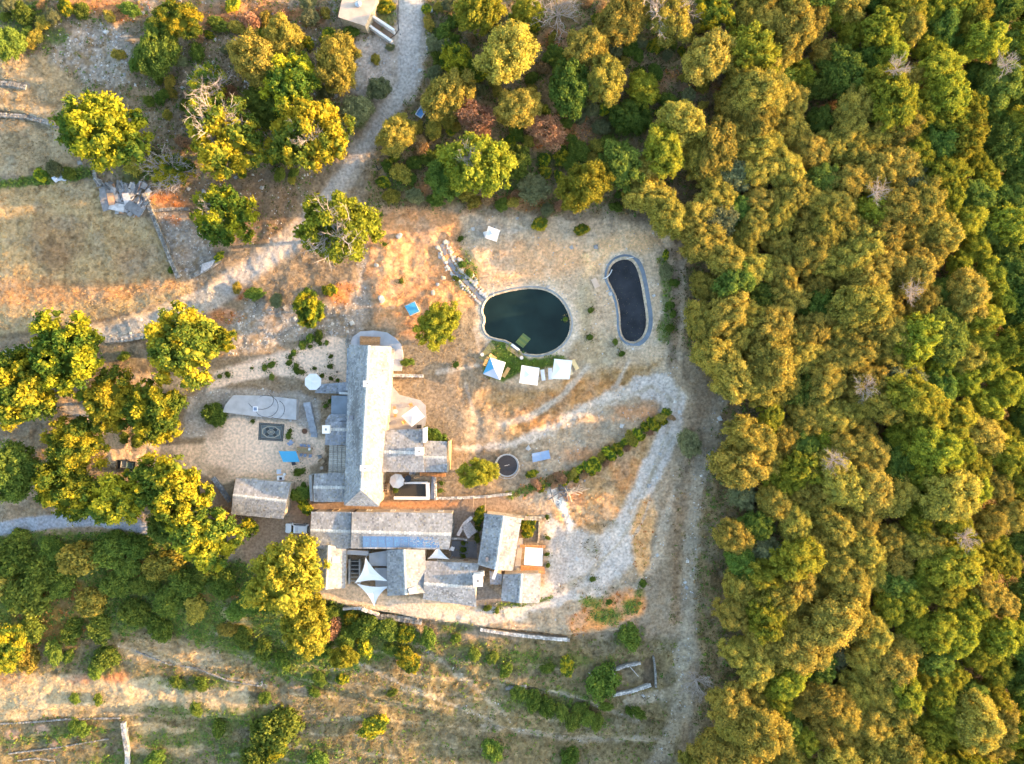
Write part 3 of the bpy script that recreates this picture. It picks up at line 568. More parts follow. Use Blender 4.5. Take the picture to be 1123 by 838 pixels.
def dead_mesh(seed, mat_, n=15, dens=4):
    r = random.Random(seed); mb = MB()
    def br(a, d, l, rad, depth):
        k = 3; p = Vector(a)
        for i in range(k):
            d2 = (d+Vector((r.gauss(0, .22), r.gauss(0, .22), r.gauss(0, .12)))).normalized(); q = p+d2*l/k
            mb.tube(p, q, rad*(1-i*.25), rad*(1-(i+1)*.25), 4, caps=False)
            if depth > 0:
                for _ in range(2): br(q, (d2+Vector((r.gauss(0, .6), r.gauss(0, .6), r.uniform(-.1, .4)))).normalized(), l*.5, rad*.5, depth-1)
            p = q; d = d2
    for i in range(n):
        a = i*2*math.pi/n+r.uniform(-.2, .2); d = Vector((math.cos(a), math.sin(a), r.uniform(.15, 1.1))).normalized(); br((0, 0, -.3), d, r.uniform(.6, 1.0), .028, 2)
    return mb.data('bare_branches', mat_)
DEAD = [dead_mesh(800+i, M['deadwood']) for i in range(3)]
CNT = 0
def tree(u, v, rpx, kind, name, label, cat, group=None, tall=1.0, dead=0.0, squash=1.0, idx=None):
    """crown centre seen at photo pixel (u, v); rpx = crown radius in photo pixels"""
    global CNT; CNT += 1
    rm = rpx*K*H; rat = RAT[kind]*tall
    p = G(u, v, rat*rm); gz = float(ground_z(p.x, p.y)); rm = rpx*K*(H-p.z)
    t = thing(name, label, cat, (p.x, p.y, gz), rnd.uniform(0, 6.28), group)
    if kind == 'deadtree':
        return t
    cm, tm = rnd.choice(PROT[kind]) if idx is None else PROT[kind][idx]
    c = link('crown' if 'bush' not in kind else 'foliage', cm, t); c.location = (0, 0, rat*rm); fx = rnd.uniform(.74, 1.26) if 'bush' in kind and rpx < 12 else (rnd.uniform(.86, 1.14) if rpx < 30 else rnd.uniform(.96, 1.04)); c.scale = (rm*fx, rm/fx*squash, rm*rnd.uniform(.9, 1.1))
    if rpx > 5:
        k = link('trunk' if 'bush' not in kind else 'stem', tm, t); k.location = (0, 0, rat*rm); k.scale = (rm, rm, rm*tall)
    if dead > 0:
        b = link('dead_branch', rnd.choice(DEAD), t); b.location = (rm*rnd.uniform(-.3, .3), rm*rnd.uniform(-.3, .3), (rat+.50)*rm); b.scale = (rm*dead,)*3
    return t
def deadtree(u, v, rpx, label, group=None, h=4.5):
    p = G(u, v, h*.7); gz = float(ground_z(p.x, p.y)); rm = rpx*K*H
    t = thing('dead_tree', label, 'tree', (p.x, p.y, gz), rnd.uniform(0, 6.28), group)
    b = link('branches', rnd.choice(DEAD), t); b.location = (0, 0, h*.7); b.scale = (rm,)*3
    mb = MB(); mb.tube((0, 0, -.3), (0, 0, h*.7-.2*rm), .16, .1, 8); mb.build('trunk', M['deadwood'], t, True)
RAT['deadtree'] = 1
TREES = [  # u, v, r, kind, name, label, tall, dead
 (112, 142, 46, 'chestnut', 'chestnut_tree', 'round yellow and green chestnut tree above the slate stack, left of the scree', 1, 0),
 (195, 22, 24, 'chestnut', 'chestnut_tree', 'small bright yellow tree near the top edge, right of the bare rock', 1, 0),
 (173, 55, 25, 'green', 'leafy_tree', 'dark green tree just below the small bright yellow one by the bare rock', .8, 0),
 (246, 152, 44, 'chestnut', 'chestnut_tree', 'tall chestnut tree with bleached dead branches at its crown top', 1, .62),
 (226, 96, 24, 'chestnut', 'chestnut_tree', 'thin chestnut crown mostly bare twigs, above the tall dead topped chestnut', 1, .95),
 (283, 66, 30, 'oak', 'oak_tree', 'olive tree crown left of the yellow chestnut row, upper left', 1, 0),
 (318, 92, 32, 'chestnut', 'chestnut_tree', 'pointed bright yellow chestnut crown, upper of the pair west of the track', 1.1, 0),
 (312, 45, 24, 'oak', 'oak_tree', 'golden green oak crown behind the tan roofed hut, top left', .9, 0),
 (370, 70, 27, 'oak', 'oak_tree', 'golden oak beside the white walled cistern, left of the track', 1, 0),
 (338, 145, 42, 'chestnut', 'chestnut_tree', 'wide yellow chestnut crown with a bare patch, lower of the pair west of the track', 1.1, .4),
 (296, 118, 26, 'green', 'leafy_tree', 'dark green tree squeezed between the tall chestnuts west of the track', .9, 0),
 (390, 122, 19, 'sage', 'shrubby_oak', 'small grey green oak on the left verge of the top track', .9, 0),
 (415, 98, 14, 'sage', 'shrubby_oak', 'smallest grey green bush on the left verge of the top track', .8, 0),
 (245, 235, 35, 'chestnut', 'chestnut_tree', 'chestnut with dead limbs overhanging the stony plot by the dry stone wall', 1, .4),
 (187, 188, 22, 'chestnut', 'chestnut_tree', 'half dead tree with pale bare branches right of the slate stack', .9, 1.2),
 (370, 250, 42, 'lime', 'ash_tree', 'yellow green tree with pale dead twigs standing right at the bend of the track', .9, .75),
 (435, 148, 21, 'oak', 'oak_tree', 'round golden oak alone on the right verge of the top track', 1, 0),
 (3, 48, 20, 'green', 'leafy_tree', 'green tree cut by the left edge near the top left corner', .9, 0),
 (525, 14, 25, 'lime', 'leafy_tree', 'bright green tree at the top edge just right of the gravel track', 1, 0),
 (502, 68, 21, 'chestnut', 'chestnut_tree', 'yellow green crown above the golden oak beside the small blue trailer', 1, 0),
 (492, 104, 27, 'oak', 'oak_tree', 'golden oak beside the small blue trailer', 1, 0),
 (557, 58, 32, 'oak', 'oak_tree', 'large golden oak between the track and the orange bracken clearing', 1.1, 0),
 (548, 36, 18, 'sage', 'shrubby_oak', 'small grey green oak touching the large golden oak near the top', 1, 0),
 (568, 118, 24, 'oak', 'oak_tree', 'medium oak right of the rust coloured tree', 1, 0),
 (521, 128, 22, 'dry', 'withered_tree', 'withered tree with rust pink dried leaves', 1.0, 0),
 (600, 143, 20, 'dry', 'withered_shrub', 'low withered shrub of brown dry leaves below the paired oaks', .7, 0),
 (523, 181, 37, 'lime', 'leafy_tree', 'broad loose yellow green tree below the rust coloured withered tree', .9, .35),
 (486, 196, 22, 'green', 'leafy_tree', 'green tree leaning on the broad loose yellow green one, left side', .8, 0),
 (612, 12, 24, 'deadtree', 'dead_tree', 'bare grey dead tree at the top edge', 1, 0),
 (578, 12, 16, 'lime', 'leafy_tree', 'small bright tree left of the bare dead tree at the top edge', 1, 0),
 (643, 50, 23, 'oak', 'oak_tree', 'uppermost of the three clustered oaks in the middle of the scrub', 1.1, 0),
 (664, 85, 24, 'oak', 'oak_tree', 'rightmost of the three clustered oaks in the middle of the scrub', 1.1, 0),
 (624, 98, 27, 'dark', 'oak_tree', 'dark green, lowest left of the three clustered oaks in the scrub', 1.0, 0),
 (684, 20, 28, 'oak', 'oak_tree', 'golden oak at the top edge between the two bare dead trees', 1, 0),
 (732, 18, 27, 'oak', 'oak_tree', 'oak at the top edge with a bare dead tree across its crown', 1, 1.0),
 (778, 62, 28, 'oak', 'oak_tree', 'round golden oak standing alone in front of the wood near the top', 1.1, 0),
 (783, 14, 22, 'chestnut', 'chestnut_tree', 'small dark tree with yellow tufts above the lone round oak at the top', 1, 0),
 (704, 100, 19, 'lime', 'shrubby_tree', 'low yellow shrubby tree between the clustered oaks and the pale pines', .6, 0),
 (690, 128, 22, 'green', 'shrubby_tree', 'low green thicket tree below the low yellow shrubby tree', .5, 0),
 (643, 204, 28, 'lime', 'leafy_tree', 'round yellow green tree at the lower edge of the scrub above the pond garden', 1, 0),
 (586, 207, 18, 'sage', 'shrubby_oak', 'grey green shrub on the scrub edge left of the round yellow green tree', .8, 0),
 (565, 178, 18, 'green', 'leafy_tree', 'small dark green tree right of the broad loose yellow green tree', .8, 0),
 (680, 182, 26, 'dark', 'oak_tree', 'dark green oak right of the round yellow green tree, above the pond garden', 1, 0),
 (748, 134, 25, 'oak', 'oak_tree', 'big pale gold tree on the corner of the wood above the pond garden', 1.1, 0),
 (728, 164, 25, 'lime', 'leafy_tree', 'pale yellow tree just below the big pale gold tree at the wood corner', 1.1, 0),
 (762, 172, 20, 'oak', 'oak_tree', 'oak between the pale yellow tree and the dense wood', 1.1, 0),
 (712, 215, 22, 'oak', 'oak_tree', 'golden oak nearest the top of the kidney shaped pool', 1, 0),
 (732, 236, 24, 'oak', 'oak_tree', 'golden oak at the wood corner above the kidney shaped pool', 1, 0),
 (706, 190, 20, 'oak', 'oak_tree', 'small oak tucked under the big pale gold tree at the wood corner', 1, 0),
 (200, 380, 42, 'chestnut', 'chestnut_tree', 'great round chestnut beside the lane junction, left of the rocky bank', 1, 0),
 (241, 372, 17, 'chestnut', 'chestnut_tree', 'small green side crown right of the great round chestnut', .8, 0),
 (72, 388, 44, 'chestnut', 'chestnut_tree', 'upper chestnut at the left edge below the straw field', 1, 0),
 (22, 425, 46, 'chestnut', 'chestnut_tree', 'yellow chestnut touching the left edge', 1, 0),
 (122, 440, 33, 'chestnut', 'chestnut_tree', 'darker green chestnut between the two big left chestnuts', 1, 0),
 (170, 450, 36, 'chestnut', 'chestnut_tree', 'yellow chestnut overhanging the left end of the sandy yard', 1, 0),
 (84, 488, 33, 'chestnut', 'chestnut_tree', 'chestnut on the left above the dark trailer', 1, 0),
 (12, 518, 30, 'green', 'leafy_tree', 'dark green tree at the left edge between chestnut rows', 1, 0),
 (72, 536, 34, 'chestnut', 'chestnut_tree', 'leftmost chestnut of the row above the grey lane', 1, 0),
 (128, 546, 34, 'chestnut', 'chestnut_tree', 'chestnut of the row above the grey lane, below the dark trailer', 1, 0),
 (192, 538, 42, 'chestnut', 'chestnut_tree', 'large chestnut left of the slab roofed shed', 1, 0),
 (226, 590, 38, 'chestnut', 'chestnut_tree', 'yellow chestnut below the slab roofed shed at the end of the lane', 1, 0),
 (183, 580, 20, 'green', 'leafy_tree', 'small dark green tree where the grey lane goes under the trees', .8, 0),
 (273, 578, 11, 'chestnut', 'small_tree', 'smallest yellow green tree beside the brown yard below the shed', .9, 0),
 (313, 634, 43, 'lime', 'ash_tree', 'large yellow tree against the south west house', .95, 0),
 (286, 655, 20, 'green', 'leafy_tree', 'green lower crown at the left foot of the large yellow tree', .9, 0),
 (336, 686, 30, 'lime', 'ash_tree', 'yellow tree below the large yellow one on the green bank', .8, 0),
 (481, 356, 25, 'willow', 'willow_tree', 'round feathery yellow green tree beside the blue mat', .85, 0),
 (525, 519, 19, 'lime', 'young_tree', 'small round yellow green tree beside the trampoline', .9, 0),
 (339, 338, 19, 'chestnut', 'chestnut_tree', 'small chestnut on the rocky bank above the yard', .9, 0),
 (3, 712, 26, 'chestnut', 'leafy_tree', 'half yellow tree at the left edge by the tan terrace', .9, 0),
 (302, 800, 26, 'gbush', 'large_shrub', 'large dull green shrub at the bottom on the terraces', .7, 0),
 (303, 823, 12, 'ybush', 'yellow_bush', 'bright yellow bush at the foot of the bottom green tree', 1, 0),
 (410, 797, 15, 'ybush', 'yellow_bush', 'yellow green bush alone on the bottom terraces', 1.2, 0),
 (448, 724, 15, 'ybush', 'yellow_bush', 'yellow bush under the retaining wall near the buildings', 1.2, 0),
 (378, 721, 14, 'lime', 'small_tree', 'small pale green tree below the green bank', 1, 0),
 (622, 731, 10, 'ybush', 'yellow_bush', 'yellow bush left of the ruined enclosure', 1, 0),
 (335, 556, 9, 'ybush', 'yellow_bush', 'yellow bush at the corner of the slab roofed shed near the white car', 1.0, 0),
 (331, 541, 11, 'gbush', 'green_bush', 'dark green bush between the shed and the annex', 1, 0),
 (478, 478, 11, 'gbush', 'green_bush', 'dark bush in the corner of the east wing', 1, 0),
 (526, 566, 9, 'ybush', 'yellow_bush', 'yellow green bush at the top of the enclosed court', 1, 0),
 (579, 573, 9, 'ybush', 'yellow_bush', 'upper yellow bush in the walled bed at the right end', .8, 0),
 (579, 583, 8, 'ybush', 'yellow_bush', 'lower yellow bush in the walled bed at the right end', .8, 0),
 (237, 455, 14, 'gbush', 'green_bush', 'green bush round the pot at the left end of the flat terrace', .6, 0),
 (447, 397, 6, 'gbush', 'green_bush', 'small green bush against the paved apron of the long house', .8, 0),
 (691, 697, 14, 'gbush', 'green_bush', 'round green bush below the orange bracken bank', .9, 0),
 (756, 487, 15, 'sage', 'green_bush', 'loose green shrub between the gravel loop and the footpath', .8, 0),
 (661, 747, 19, 'gbush', 'green_bush', 'large dark green bush filling the ruined enclosure', .5, 0),
 (730, 298, 9, 'sage', 'shrubby_oak', 'grey green shrub right of the kidney shaped pool', .7, 0),
 (730, 279, 5, 'ybush', 'yellow_bush', 'tiny yellow shrub right of the kidney shaped pool top', .8, 0),
 (638, 252, 8, 'ybush', 'yellow_bush', 'small yellow shrub on the scrub edge above the pond', .8, 0),
 (592, 246, 9, 'ybush', 'yellow_bush', 'yellow shrub on the scrub edge near the white folding shelter', .8, 0),
 (583, 520, 6, 'ybush', 'yellow_bush', 'small yellow shrub below the ground solar panel', .8, 0),
 (365, 690, 12, 'dbush', 'withered_bush', 'withered rust bush right of the lower yellow tree', 1.0, 0),
 (247, 568, 15, 'dbush', 'withered_bush', 'withered pink brown bush left of the slab roofed shed', .8, 0),
 (275, 24, 12, 'dbush', 'withered_bush', 'rust bush near the top left corner by orange bracken', .8, 0),
 (325, 510, 0, '', '', '', 0, 0),
]
for (u, v, r, kind, nm, lb, tall, dd) in TREES:
    if r == 0: continue
    if kind == 'deadtree': deadtree(u, v, r, lb)
    else: tree(u, v, r, kind, nm, lb, 'bush' if 'bush' in kind else 'tree', tall=tall, dead=dd)
deadtree(738, 12, 20, 'bare grey dead tree across the oak at the top edge', h=9)
deadtree(765, 748, 17, 'fallen grey dead tree at the lower left corner of the wood', h=2)

# shrubs and bushes in bands; each is its own thing
ORD = ['nearest', 'second nearest', 'third nearest', 'fourth nearest', 'fifth nearest', 'sixth nearest', 'seventh nearest', 'eighth nearest', 'ninth nearest', 'tenth nearest', 'eleventh nearest', 'twelfth nearest', 'thirteenth nearest', 'fourteenth nearest', 'fifteenth nearest', 'sixteenth nearest', 'seventeenth nearest', 'eighteenth nearest', 'nineteenth nearest', 'twentieth nearest']+['distant']*40
LM = [('the grey lane', 90, 572), ('the rust bracken patch', 60, 672), ('the large yellow tree', 314, 628), ('the tan terrace', 150, 760), ('the dark trailer', 139, 510), ('the star sail', 405, 640), ('the long retaining wall', 575, 693),
      ('the ruined enclosure', 690, 740), ('the bottom green tree', 304, 800), ('the bare rock', 110, 55), ('the slate stack', 135, 215), ('the tarpaulin bundle', 66, 194), ('the track bend', 300, 275), ('the tan hut', 390, 10), ('the small blue trailer', 461, 123),
      ('the folding shelter', 540, 256), ('the large pond', 577, 352), ('the kidney pool', 690, 330), ('the octagonal umbrella', 343, 418), ('the flat terrace', 285, 446), ('the patterned rug', 297, 474), ('the slab roofed shed', 285, 545), ('the long house', 402, 465),
      ('the east wing', 455, 495), ('the walled planter', 452, 537), ('the enclosed court', 508, 595), ('the tilted house', 548, 595), ('the corner house', 571, 645), ('the trampoline', 556, 510), ('the woodpile', 620, 539), ('the orange bracken bank', 670, 672), ('the three clustered oaks', 645, 80),
      ('the rust coloured withered tree', 521, 128), ('the bottom left wall corner', 135, 788), ('the lone round oak', 778, 62), ('the lane junction', 150, 365), ('the rocky stream', 500, 297), ('the yellow bush by the wall', 448, 724)]
PEND = []
def finish_labels():
    bk = {}
    for o, u, v, base in PEND:
        n, a, b = min(LM, key=lambda l: math.hypot(l[1]-u, l[2]-v)); du, dv = u-a, v-b
        dr = ('right of' if du > 0 else 'left of') if abs(du) > abs(dv) else ('below' if dv > 0 else 'above')
        bk.setdefault((base, n, dr), []).append((math.hypot(du, dv), o))
    for (base, n, dr), L in bk.items():
        L.sort(key=lambda t: t[0])
        for i, (d, o) in enumerate(L): o['label'] = '%s, %s%s %s' % (base, (ORD[i]+' ') if len(L) > 1 else '', dr, n)
def place_bushes(lst, kinds, nm, adj, cat, group, tall=.9):
    cn = {'gbush': 'green', 'green': 'tall green', 'sage': 'grey green', 'bush': 'olive', 'ybush': 'yellow green', 'dbush': 'rusty'}
    for i, (u, v, r) in enumerate(lst):
        k = kinds[i % len(kinds)]; o = tree(u, v, r, k, nm, 'x', cat, group, tall=tall*rnd.uniform(.85, 1.15)); PEND.append((o, u, v, cn[k]+' '+adj))
SW = [(12, 612, 24), (45, 628, 22), (88, 612, 22), (30, 655, 24), (70, 640, 16), (118, 605, 18), (150, 600, 16), (180, 620, 20), (205, 640, 18), (185, 660, 18), (225, 628, 14), (130, 640, 17), (100, 660, 18), (150, 672, 17), (110, 690, 15), (80, 692, 14), (175, 690, 14), (215, 668, 14), (245, 640, 16), (262, 668, 13), (35, 690, 14), (60, 715, 12), (30, 720, 16), (118, 720, 14), (105, 735, 9), (268, 700, 12), (290, 712, 12), (250, 690, 10), (310, 725, 10), (58, 602, 14), (140, 622, 14), (160, 640, 14), (5, 640, 16), (20, 590, 12), (130, 590, 10)]
place_bushes(SW, ['gbush', 'gbush', 'bush', 'gbush', 'gbush'], 'thicket_bush', 'thicket bush', 'bush', 'bushes on the lower left bank', .6)
B2 = [(400, 688, 15), (425, 690, 13), (445, 695, 11), (470, 700, 10), (380, 700, 12), (400, 710, 10), (430, 712, 8), (360, 672, 10), (385, 676, 9), (350, 700, 12), (350, 745, 8), (375, 745, 7), (355, 715, 9)]
place_bushes(B2, ['gbush', 'gbush', 'ybush'], 'thicket_bush', 'bank bush', 'bush', 'bushes under the retaining wall')
B3 = [(570, 760, 10), (585, 768, 11), (600, 776, 10), (616, 780, 9), (637, 776, 8), (630, 790, 10), (645, 788, 9), (655, 792, 8), (540, 822, 12), (625, 832, 12), (665, 775, 6), (555, 735, 8), (520, 718, 7), (540, 722, 7), (600, 733, 7), (88, 798, 11), (75, 720, 7), (82, 766, 6), (108, 767, 6), (195, 748, 8), (220, 750, 8), (345, 760, 6), (290, 765, 7), (700, 782, 7), (500, 700, 6), (690, 780, 5), (280, 832, 14), (350, 835, 12), (170, 832, 10), (240, 800, 9), (215, 778, 7), (430, 760, 5)]
place_bushes(B3, ['gbush'], 'terrace_bush', 'terrace bush', 'bush', 'bushes on the bottom terraces')
B4 = [(25, 15, 12), (48, 25, 9), (10, 5, 10), (72, 8, 10), (150, 70, 9), (130, 60, 7), (60, 185, 9), (45, 192, 8), (75, 190, 8), (150, 180, 14), (165, 170, 10), (225, 295, 0), (240, 282, 6), (188, 296, 4), (440, 190, 12), (455, 215, 10), (420, 200, 8), (425, 182, 7), (412, 65, 6), (428, 52, 5), (422, 8, 10), (400, 25, 8), (470, 25, 8), (475, 48, 9), (468, 10, 6), (550, 225, 8), (520, 222, 8), (600, 230, 8), (615, 170, 10), (635, 165, 12), (655, 160, 9), (660, 140, 10), (720, 50, 10), (700, 60, 7), (745, 120, 8), (755, 105, 9), (560, 155, 8), (385, 35, 8), (260, 30, 9), (340, 20, 10), (360, 40, 10), (280, 322, 9), (260, 316, 6), (303, 330, 8), (362, 318, 8), (90, 12, 9), (120, 18, 7)]
place_bushes([b for b in B4 if b[2] > 0], ['gbush', 'bush', 'sage', 'ybush'], 'scrub_bush', 'scrub bush', 'bush', 'scrub bushes on the upper ground', .8)
B5 = [(298, 400, 5), (290, 403, 4), (317, 398, 4), (325, 406, 5), (331, 408, 4), (325, 401, 3), (340, 380, 3), (348, 374, 3), (351, 377, 3), (358, 376, 3), (363, 391, 3), (362, 402, 3.5), (353, 412, 3), (345, 404, 2.5), (298, 413, 4), (250, 411, 4), (241, 413, 3), (370, 417, 2.5), (363, 415, 3), (276, 404, 2), (322, 387, 4), (318, 392, 3), (332, 378, 6), (340, 371, 6), (350, 368, 6), (316, 478, 4), (318, 473, 3), (329, 518, 6), (326, 517, 4), (277, 462, 2.5), (333, 532, 4), (508, 603, 4), (508, 596, 3), (508, 610, 3), (523, 590, 5), (524, 580, 4), (362, 440, 3), (357, 445, 3), (150, 484, 8), (136, 480, 7), (136, 391, 7), (600, 567, 3), (601, 590, 3), (600, 608, 3), (601, 620, 3), (535, 667, 5), (545, 669, 4), (668, 660, 4), (650, 635, 4), (675, 375, 4), (682, 388, 4), (647, 370, 4), (648, 340, 4), (620, 350, 3), (505, 262, 4), (507, 290, 5), (515, 300, 5), (500, 305, 4), (418, 235, 3), (422, 268, 3), (440, 308, 3.5), (740, 310, 6), (735, 335, 6), (735, 360, 6), (738, 345, 5), (418, 455, 0), (434, 537, 4), (484, 530, 3), (483, 538, 3), (500, 400, 4), (705, 640, 5)]
place_bushes([(b[0], b[1], b[2]*.85) for b in B5 if b[2] > 0], ['gbush', 'gbush', 'green'], 'garden_plant', 'small plant', 'plant', 'small plants round the hamlet', .8)
r = np.random.RandomState(5); taken = [(t[0], t[1], t[2]) for t in TREES if t[2]]+[b for b in B4 if b[2]]
EX = []
for area, n in (([(470, 0), (770, 0), (775, 130), (740, 180), (700, 232), (420, 222), (430, 160)], 85), ([(120, 0), (365, 0), (400, 120), (345, 200), (230, 200), (165, 150), (150, 60)], 34), ([(0, 0), (60, 0), (60, 50), (0, 60)], 6)):
    k = 0; tr = 0
    while k < n and tr < 5000:
        tr += 1; u, v = r.uniform(0, 780), r.uniform(0, 232); rr = r.uniform(5, 11)
        if sdist(area, np.array([u]), np.array([v]))[0] > -2: continue
        if 50 < u < 152 and 25 < v < 95: continue
        if any(math.hypot(u-a, v-b) < c*.82+rr*.5 for a, b, c in taken): continue
        if abs(u-np.interp(v, [0, 90, 130, 170, 215, 262], [450, 444, 422, 395, 362, 322])) < 24: continue
        EX.append((u, v, rr)); taken.append((u, v, rr)); k += 1
place_bushes(EX, ['gbush', 'bush', 'gbush', 'sage', 'bush', 'ybush', 'gbush', 'dbush'], 'scrub_bush', 'scrub bush', 'bush', 'scrub bushes on the upper ground', .9)
# the long hedge
hd = [(732, 452), (724, 457), (716, 463), (708, 468), (700, 474), (692, 480), (684, 485), (676, 490), (668, 496), (660, 502), (652, 507), (645, 512), (636, 516), (628, 519), (616, 523), (604, 526), (590, 530)]
for i, (u, v) in enumerate(hd):
    k = ('ybush', 'bush', 'ybush', 'ybush')[i % 4] if i < 14 else 'dbush'; cd = ('first', 'second', 'third', 'fourth', 'fifth', 'sixth', 'seventh', 'eighth', 'ninth', 'tenth', 'eleventh', 'twelfth', 'thirteenth', 'fourteenth', 'fifteenth', 'sixteenth', 'seventeenth')[i]
    tree(u+rnd.uniform(-2, 2), v+rnd.uniform(-2, 2), 5.2+1.2*(i % 3), k, 'hedge_shrub', '%s tall shrub of the long hedge, counted from its upper right end' % cd, 'shrub', 'long hedge inside the gravel loop', tall=1.0)
    tree(u+4, v+6, 4.5, 'ybush' if i % 3 else 'dbush', 'hedge_shrub', '%s low front shrub of the long hedge, counted from its upper right end' % cd, 'shrub', 'long hedge inside the gravel loop', tall=.9)
r = np.random.RandomState(91); wc, wn = [], []
for (u, v, rr) in [(b[0], b[1], b[2]) for b in B5+B3+B2+EX if b[2] > 0]:
    m = int(10+rr*rr*.9); a = r.uniform(0, 6.28, m); q = rr*r.uniform(.6, 1.9, m); c0 = G(u, v); wx = c0.x+q*np.cos(a)*.163; wy = c0.y+q*np.sin(a)*.163
    wc.append(np.stack([wx, wy, ground_z(wx, wy)+r.uniform(.02, .22, m)], 1))
wc = np.concatenate(wc); wn = np.tile(np.array([[0, 0, 1.0]]), (len(wc), 1)); V = leaf_quads(wc, wn, .13, r, jit=.6)
pal = lin(np.array([(96, 112, 52), (122, 122, 66), (142, 126, 84), (84, 100, 48)])); cw = pal[r.randint(0, 4, len(wc))]*r.uniform(.7, 1.2, len(wc))[:, None]
tag(link('low_weeds', np_mesh('low_weeds', V, np.arange(len(V)).reshape(-1, 4), M['litter'], np.repeat(cw, 4, 0))), 'ragged low weeds round the feet of the shrubs', 'ground cover', kind='stuff')
# the wood
WOOD = [(800, -60), (806, 20), (812, 50), (800, 90), (790, 120), (775, 150), (765, 190), (752, 235), (760, 262), (762, 300), (755, 330), (757, 375), (775, 415), (800, 430), (812, 450), (806, 490), (795, 520), (790, 560), (785, 600), (785, 650), (790, 700), (800, 740), (790, 770), (768, 790), (745, 850), (740, 890), (1190, 890), (1190, -60)]
r = np.random.RandomState(77); pts = []
cand = r.uniform((740, -45), (1175, 880), (60000, 2)); dd = sdist(WOOD, cand[:, 0], cand[:, 1])
for (u, v), d in zip(cand, dd):
    if d > -12: continue
    if (u-1105)**2/20**2+(v-583)**2/14**2 < 1: continue
    edge = d > -30; mn = 24
    if not (-30 < v < 868 and u < 1160): continue
    if all((u-a)**2+(v-b)**2 > mn*mn for a, b, _, _ in pts): pts.append((u, v, edge, d))
def woodkind(u, v, q):
    n = (fbm(u, v, 120, 61, 2)-.5)*140+(q-.5)*70
    b1 = np.interp(v, [0, 150, 300, 420, 560, 700, 838], [920, 985, 1035, 965, 985, 1010, 1010])
    b2 = np.interp(v, [0, 100, 300, 400, 838], [1058, 1062, 1085, 1120, 1135])
    if u+n*.3 > b2: return 'green' if q < .88 else 'lime'
    if u+n*.7 > b1: return 'lime' if q < .72 else ('oak' if q < .88 else 'green')
    if q > .93: return 'dark'
    if q < .025: return 'sage'
    if .45 < q < .50: return 'lime'
    return 'oak'
nm_k = {'oak': ('oak_tree', 'golden oak'), 'lime': ('leafy_tree', 'bright yellow green tree'), 'green': ('leafy_tree', 'deep green tree'), 'dark': ('oak_tree', 'dark green oak'), 'sage': ('oak_tree', 'grey green oak')}
CARD = ['first', 'second', 'third', 'fourth', 'fifth', 'sixth', 'seventh', 'eighth', 'ninth', 'tenth']
NW = 0; CELL = {}
for (u, v, edge, d) in pts:
    q = r.rand(); k = woodkind(u, v, q); rr = r.uniform(16, 24.5)*(1.06 if k == 'oak' else 1)
    if r.rand() < .18: rr *= 1.22
    a, b = nm_k[k]; off = not (-rr < u < 1123+rr and -rr < v < 838+rr)
    o = tree(u, v, rr, k, a, 'x', 'tree', 'trees of the dense wood', tall=r.uniform(.95, 1.3)*(.92 if edge else 1)); NW += 1
    if off: o['label'] = b+' of the wood just outside the picture'; continue
    ci = int(np.clip((u-745)/76, 0, 4)); ri = int(np.clip(v/83.8, 0, 9)); CELL.setdefault((b, ci, ri), []).append((v, o))
for (b, ci, ri), L in CELL.items():
    L.sort(key=lambda t: t[0])
    for i, (v, o) in enumerate(L):
        o['label'] = '%s, %sin the wood\'s %s strip, %s tenth down' % (b, (CARD[i]+' from top ') if len(L) > 1 else '', ('footpath side', 'left inner', 'middle', 'right inner', 'rightmost')[ci], CARD[ri])
for (u, v, w_) in [(985, 75, 'top one'), (915, 505, 'one below the middle'), (963, 210, 'second one down'), (1060, 590, 'lowest one'), (1105, 70, 'one nearest the top right corner'), (950, 425, 'one in the very middle'), (1000, 320, 'third one down')]:
    deadtree(u, v, 12, 'bare dead tree among the crowns of the wood, '+w_, 'dead trees in the wood', h=13)
finish_labels()
print('wood trees', NW, 'all', CNT)
# ---------------------------------------------------------------- buildings
def quad_tiles(mb, A, B, C_, D, r, tl=.31, tw=.30, cols=None, lift=.05):
    """slab tiles over quad: A-B eave, D-C ridge (A under D)"""
    A, B, C_, D = map(Vector, (A, B, C_, D)); n = (B-A).cross(D-A).normalized()
    if n.z < 0: n = -n
    rows = max(2, int(((D-A).length+(C_-B).length)/2/tl))
    for i in range(rows):
        t0 = i/rows-.012; t1 = (i+1.35)/rows
        t1 = min(t1, 1.0); t0 = max(t0, -.02)
        a0 = A.lerp(D, t0) if t0 >= 0 else A+(A-D)*(-t0); b0 = B.lerp(C_, t0) if t0 >= 0 else B+(B-C_)*(-t0)
        a1 = A.lerp(D, t1); b1 = B.lerp(C_, t1); L = (b0-a0).length
        if L < .2: continue
        x = -r.uniform(0, .2)
        while x < L-.05:
            wd = tw*r.uniform(.6, 1.45); s0 = max(0, x)/L; s1 = min(L, x+wd-.02)/L; x += wd
            if s1-s0 < .04/L: continue
            g = r.gauss(1, .12); k = r.random(); c = (g, g, g)
            if k < .05: c = (g*1.22, g*1.22, g*1.22)
            elif k < .13: c = (g*.72, g*.73, g*.77)
            elif k < .22: c = (g*1.05, g*.98, g*.84)
            if cols: c = tuple(a*b for a, b in zip(c, cols))
            up0 = lift*r.uniform(.8, 1.9); up1 = .012
            p = [a0.lerp(b0, s0)+n*up0, a0.lerp(b0, s1)+n*(up0+r.uniform(-.012, .012)), a1.lerp(b1, s1)+n*up1, a1.lerp(b1, s0)+n*up1]
            if i == 0 or r.random() < .12:                      # ragged lower edges
                dn = (a0-a1).normalized()*r.uniform(0, .06); p[0] += dn; p[1] += dn
            q = [p[0]-n*.04, p[1]-n*.04]
            mb.face(p, c); mb.face([q[0], q[1], p[1], p[0]], c)
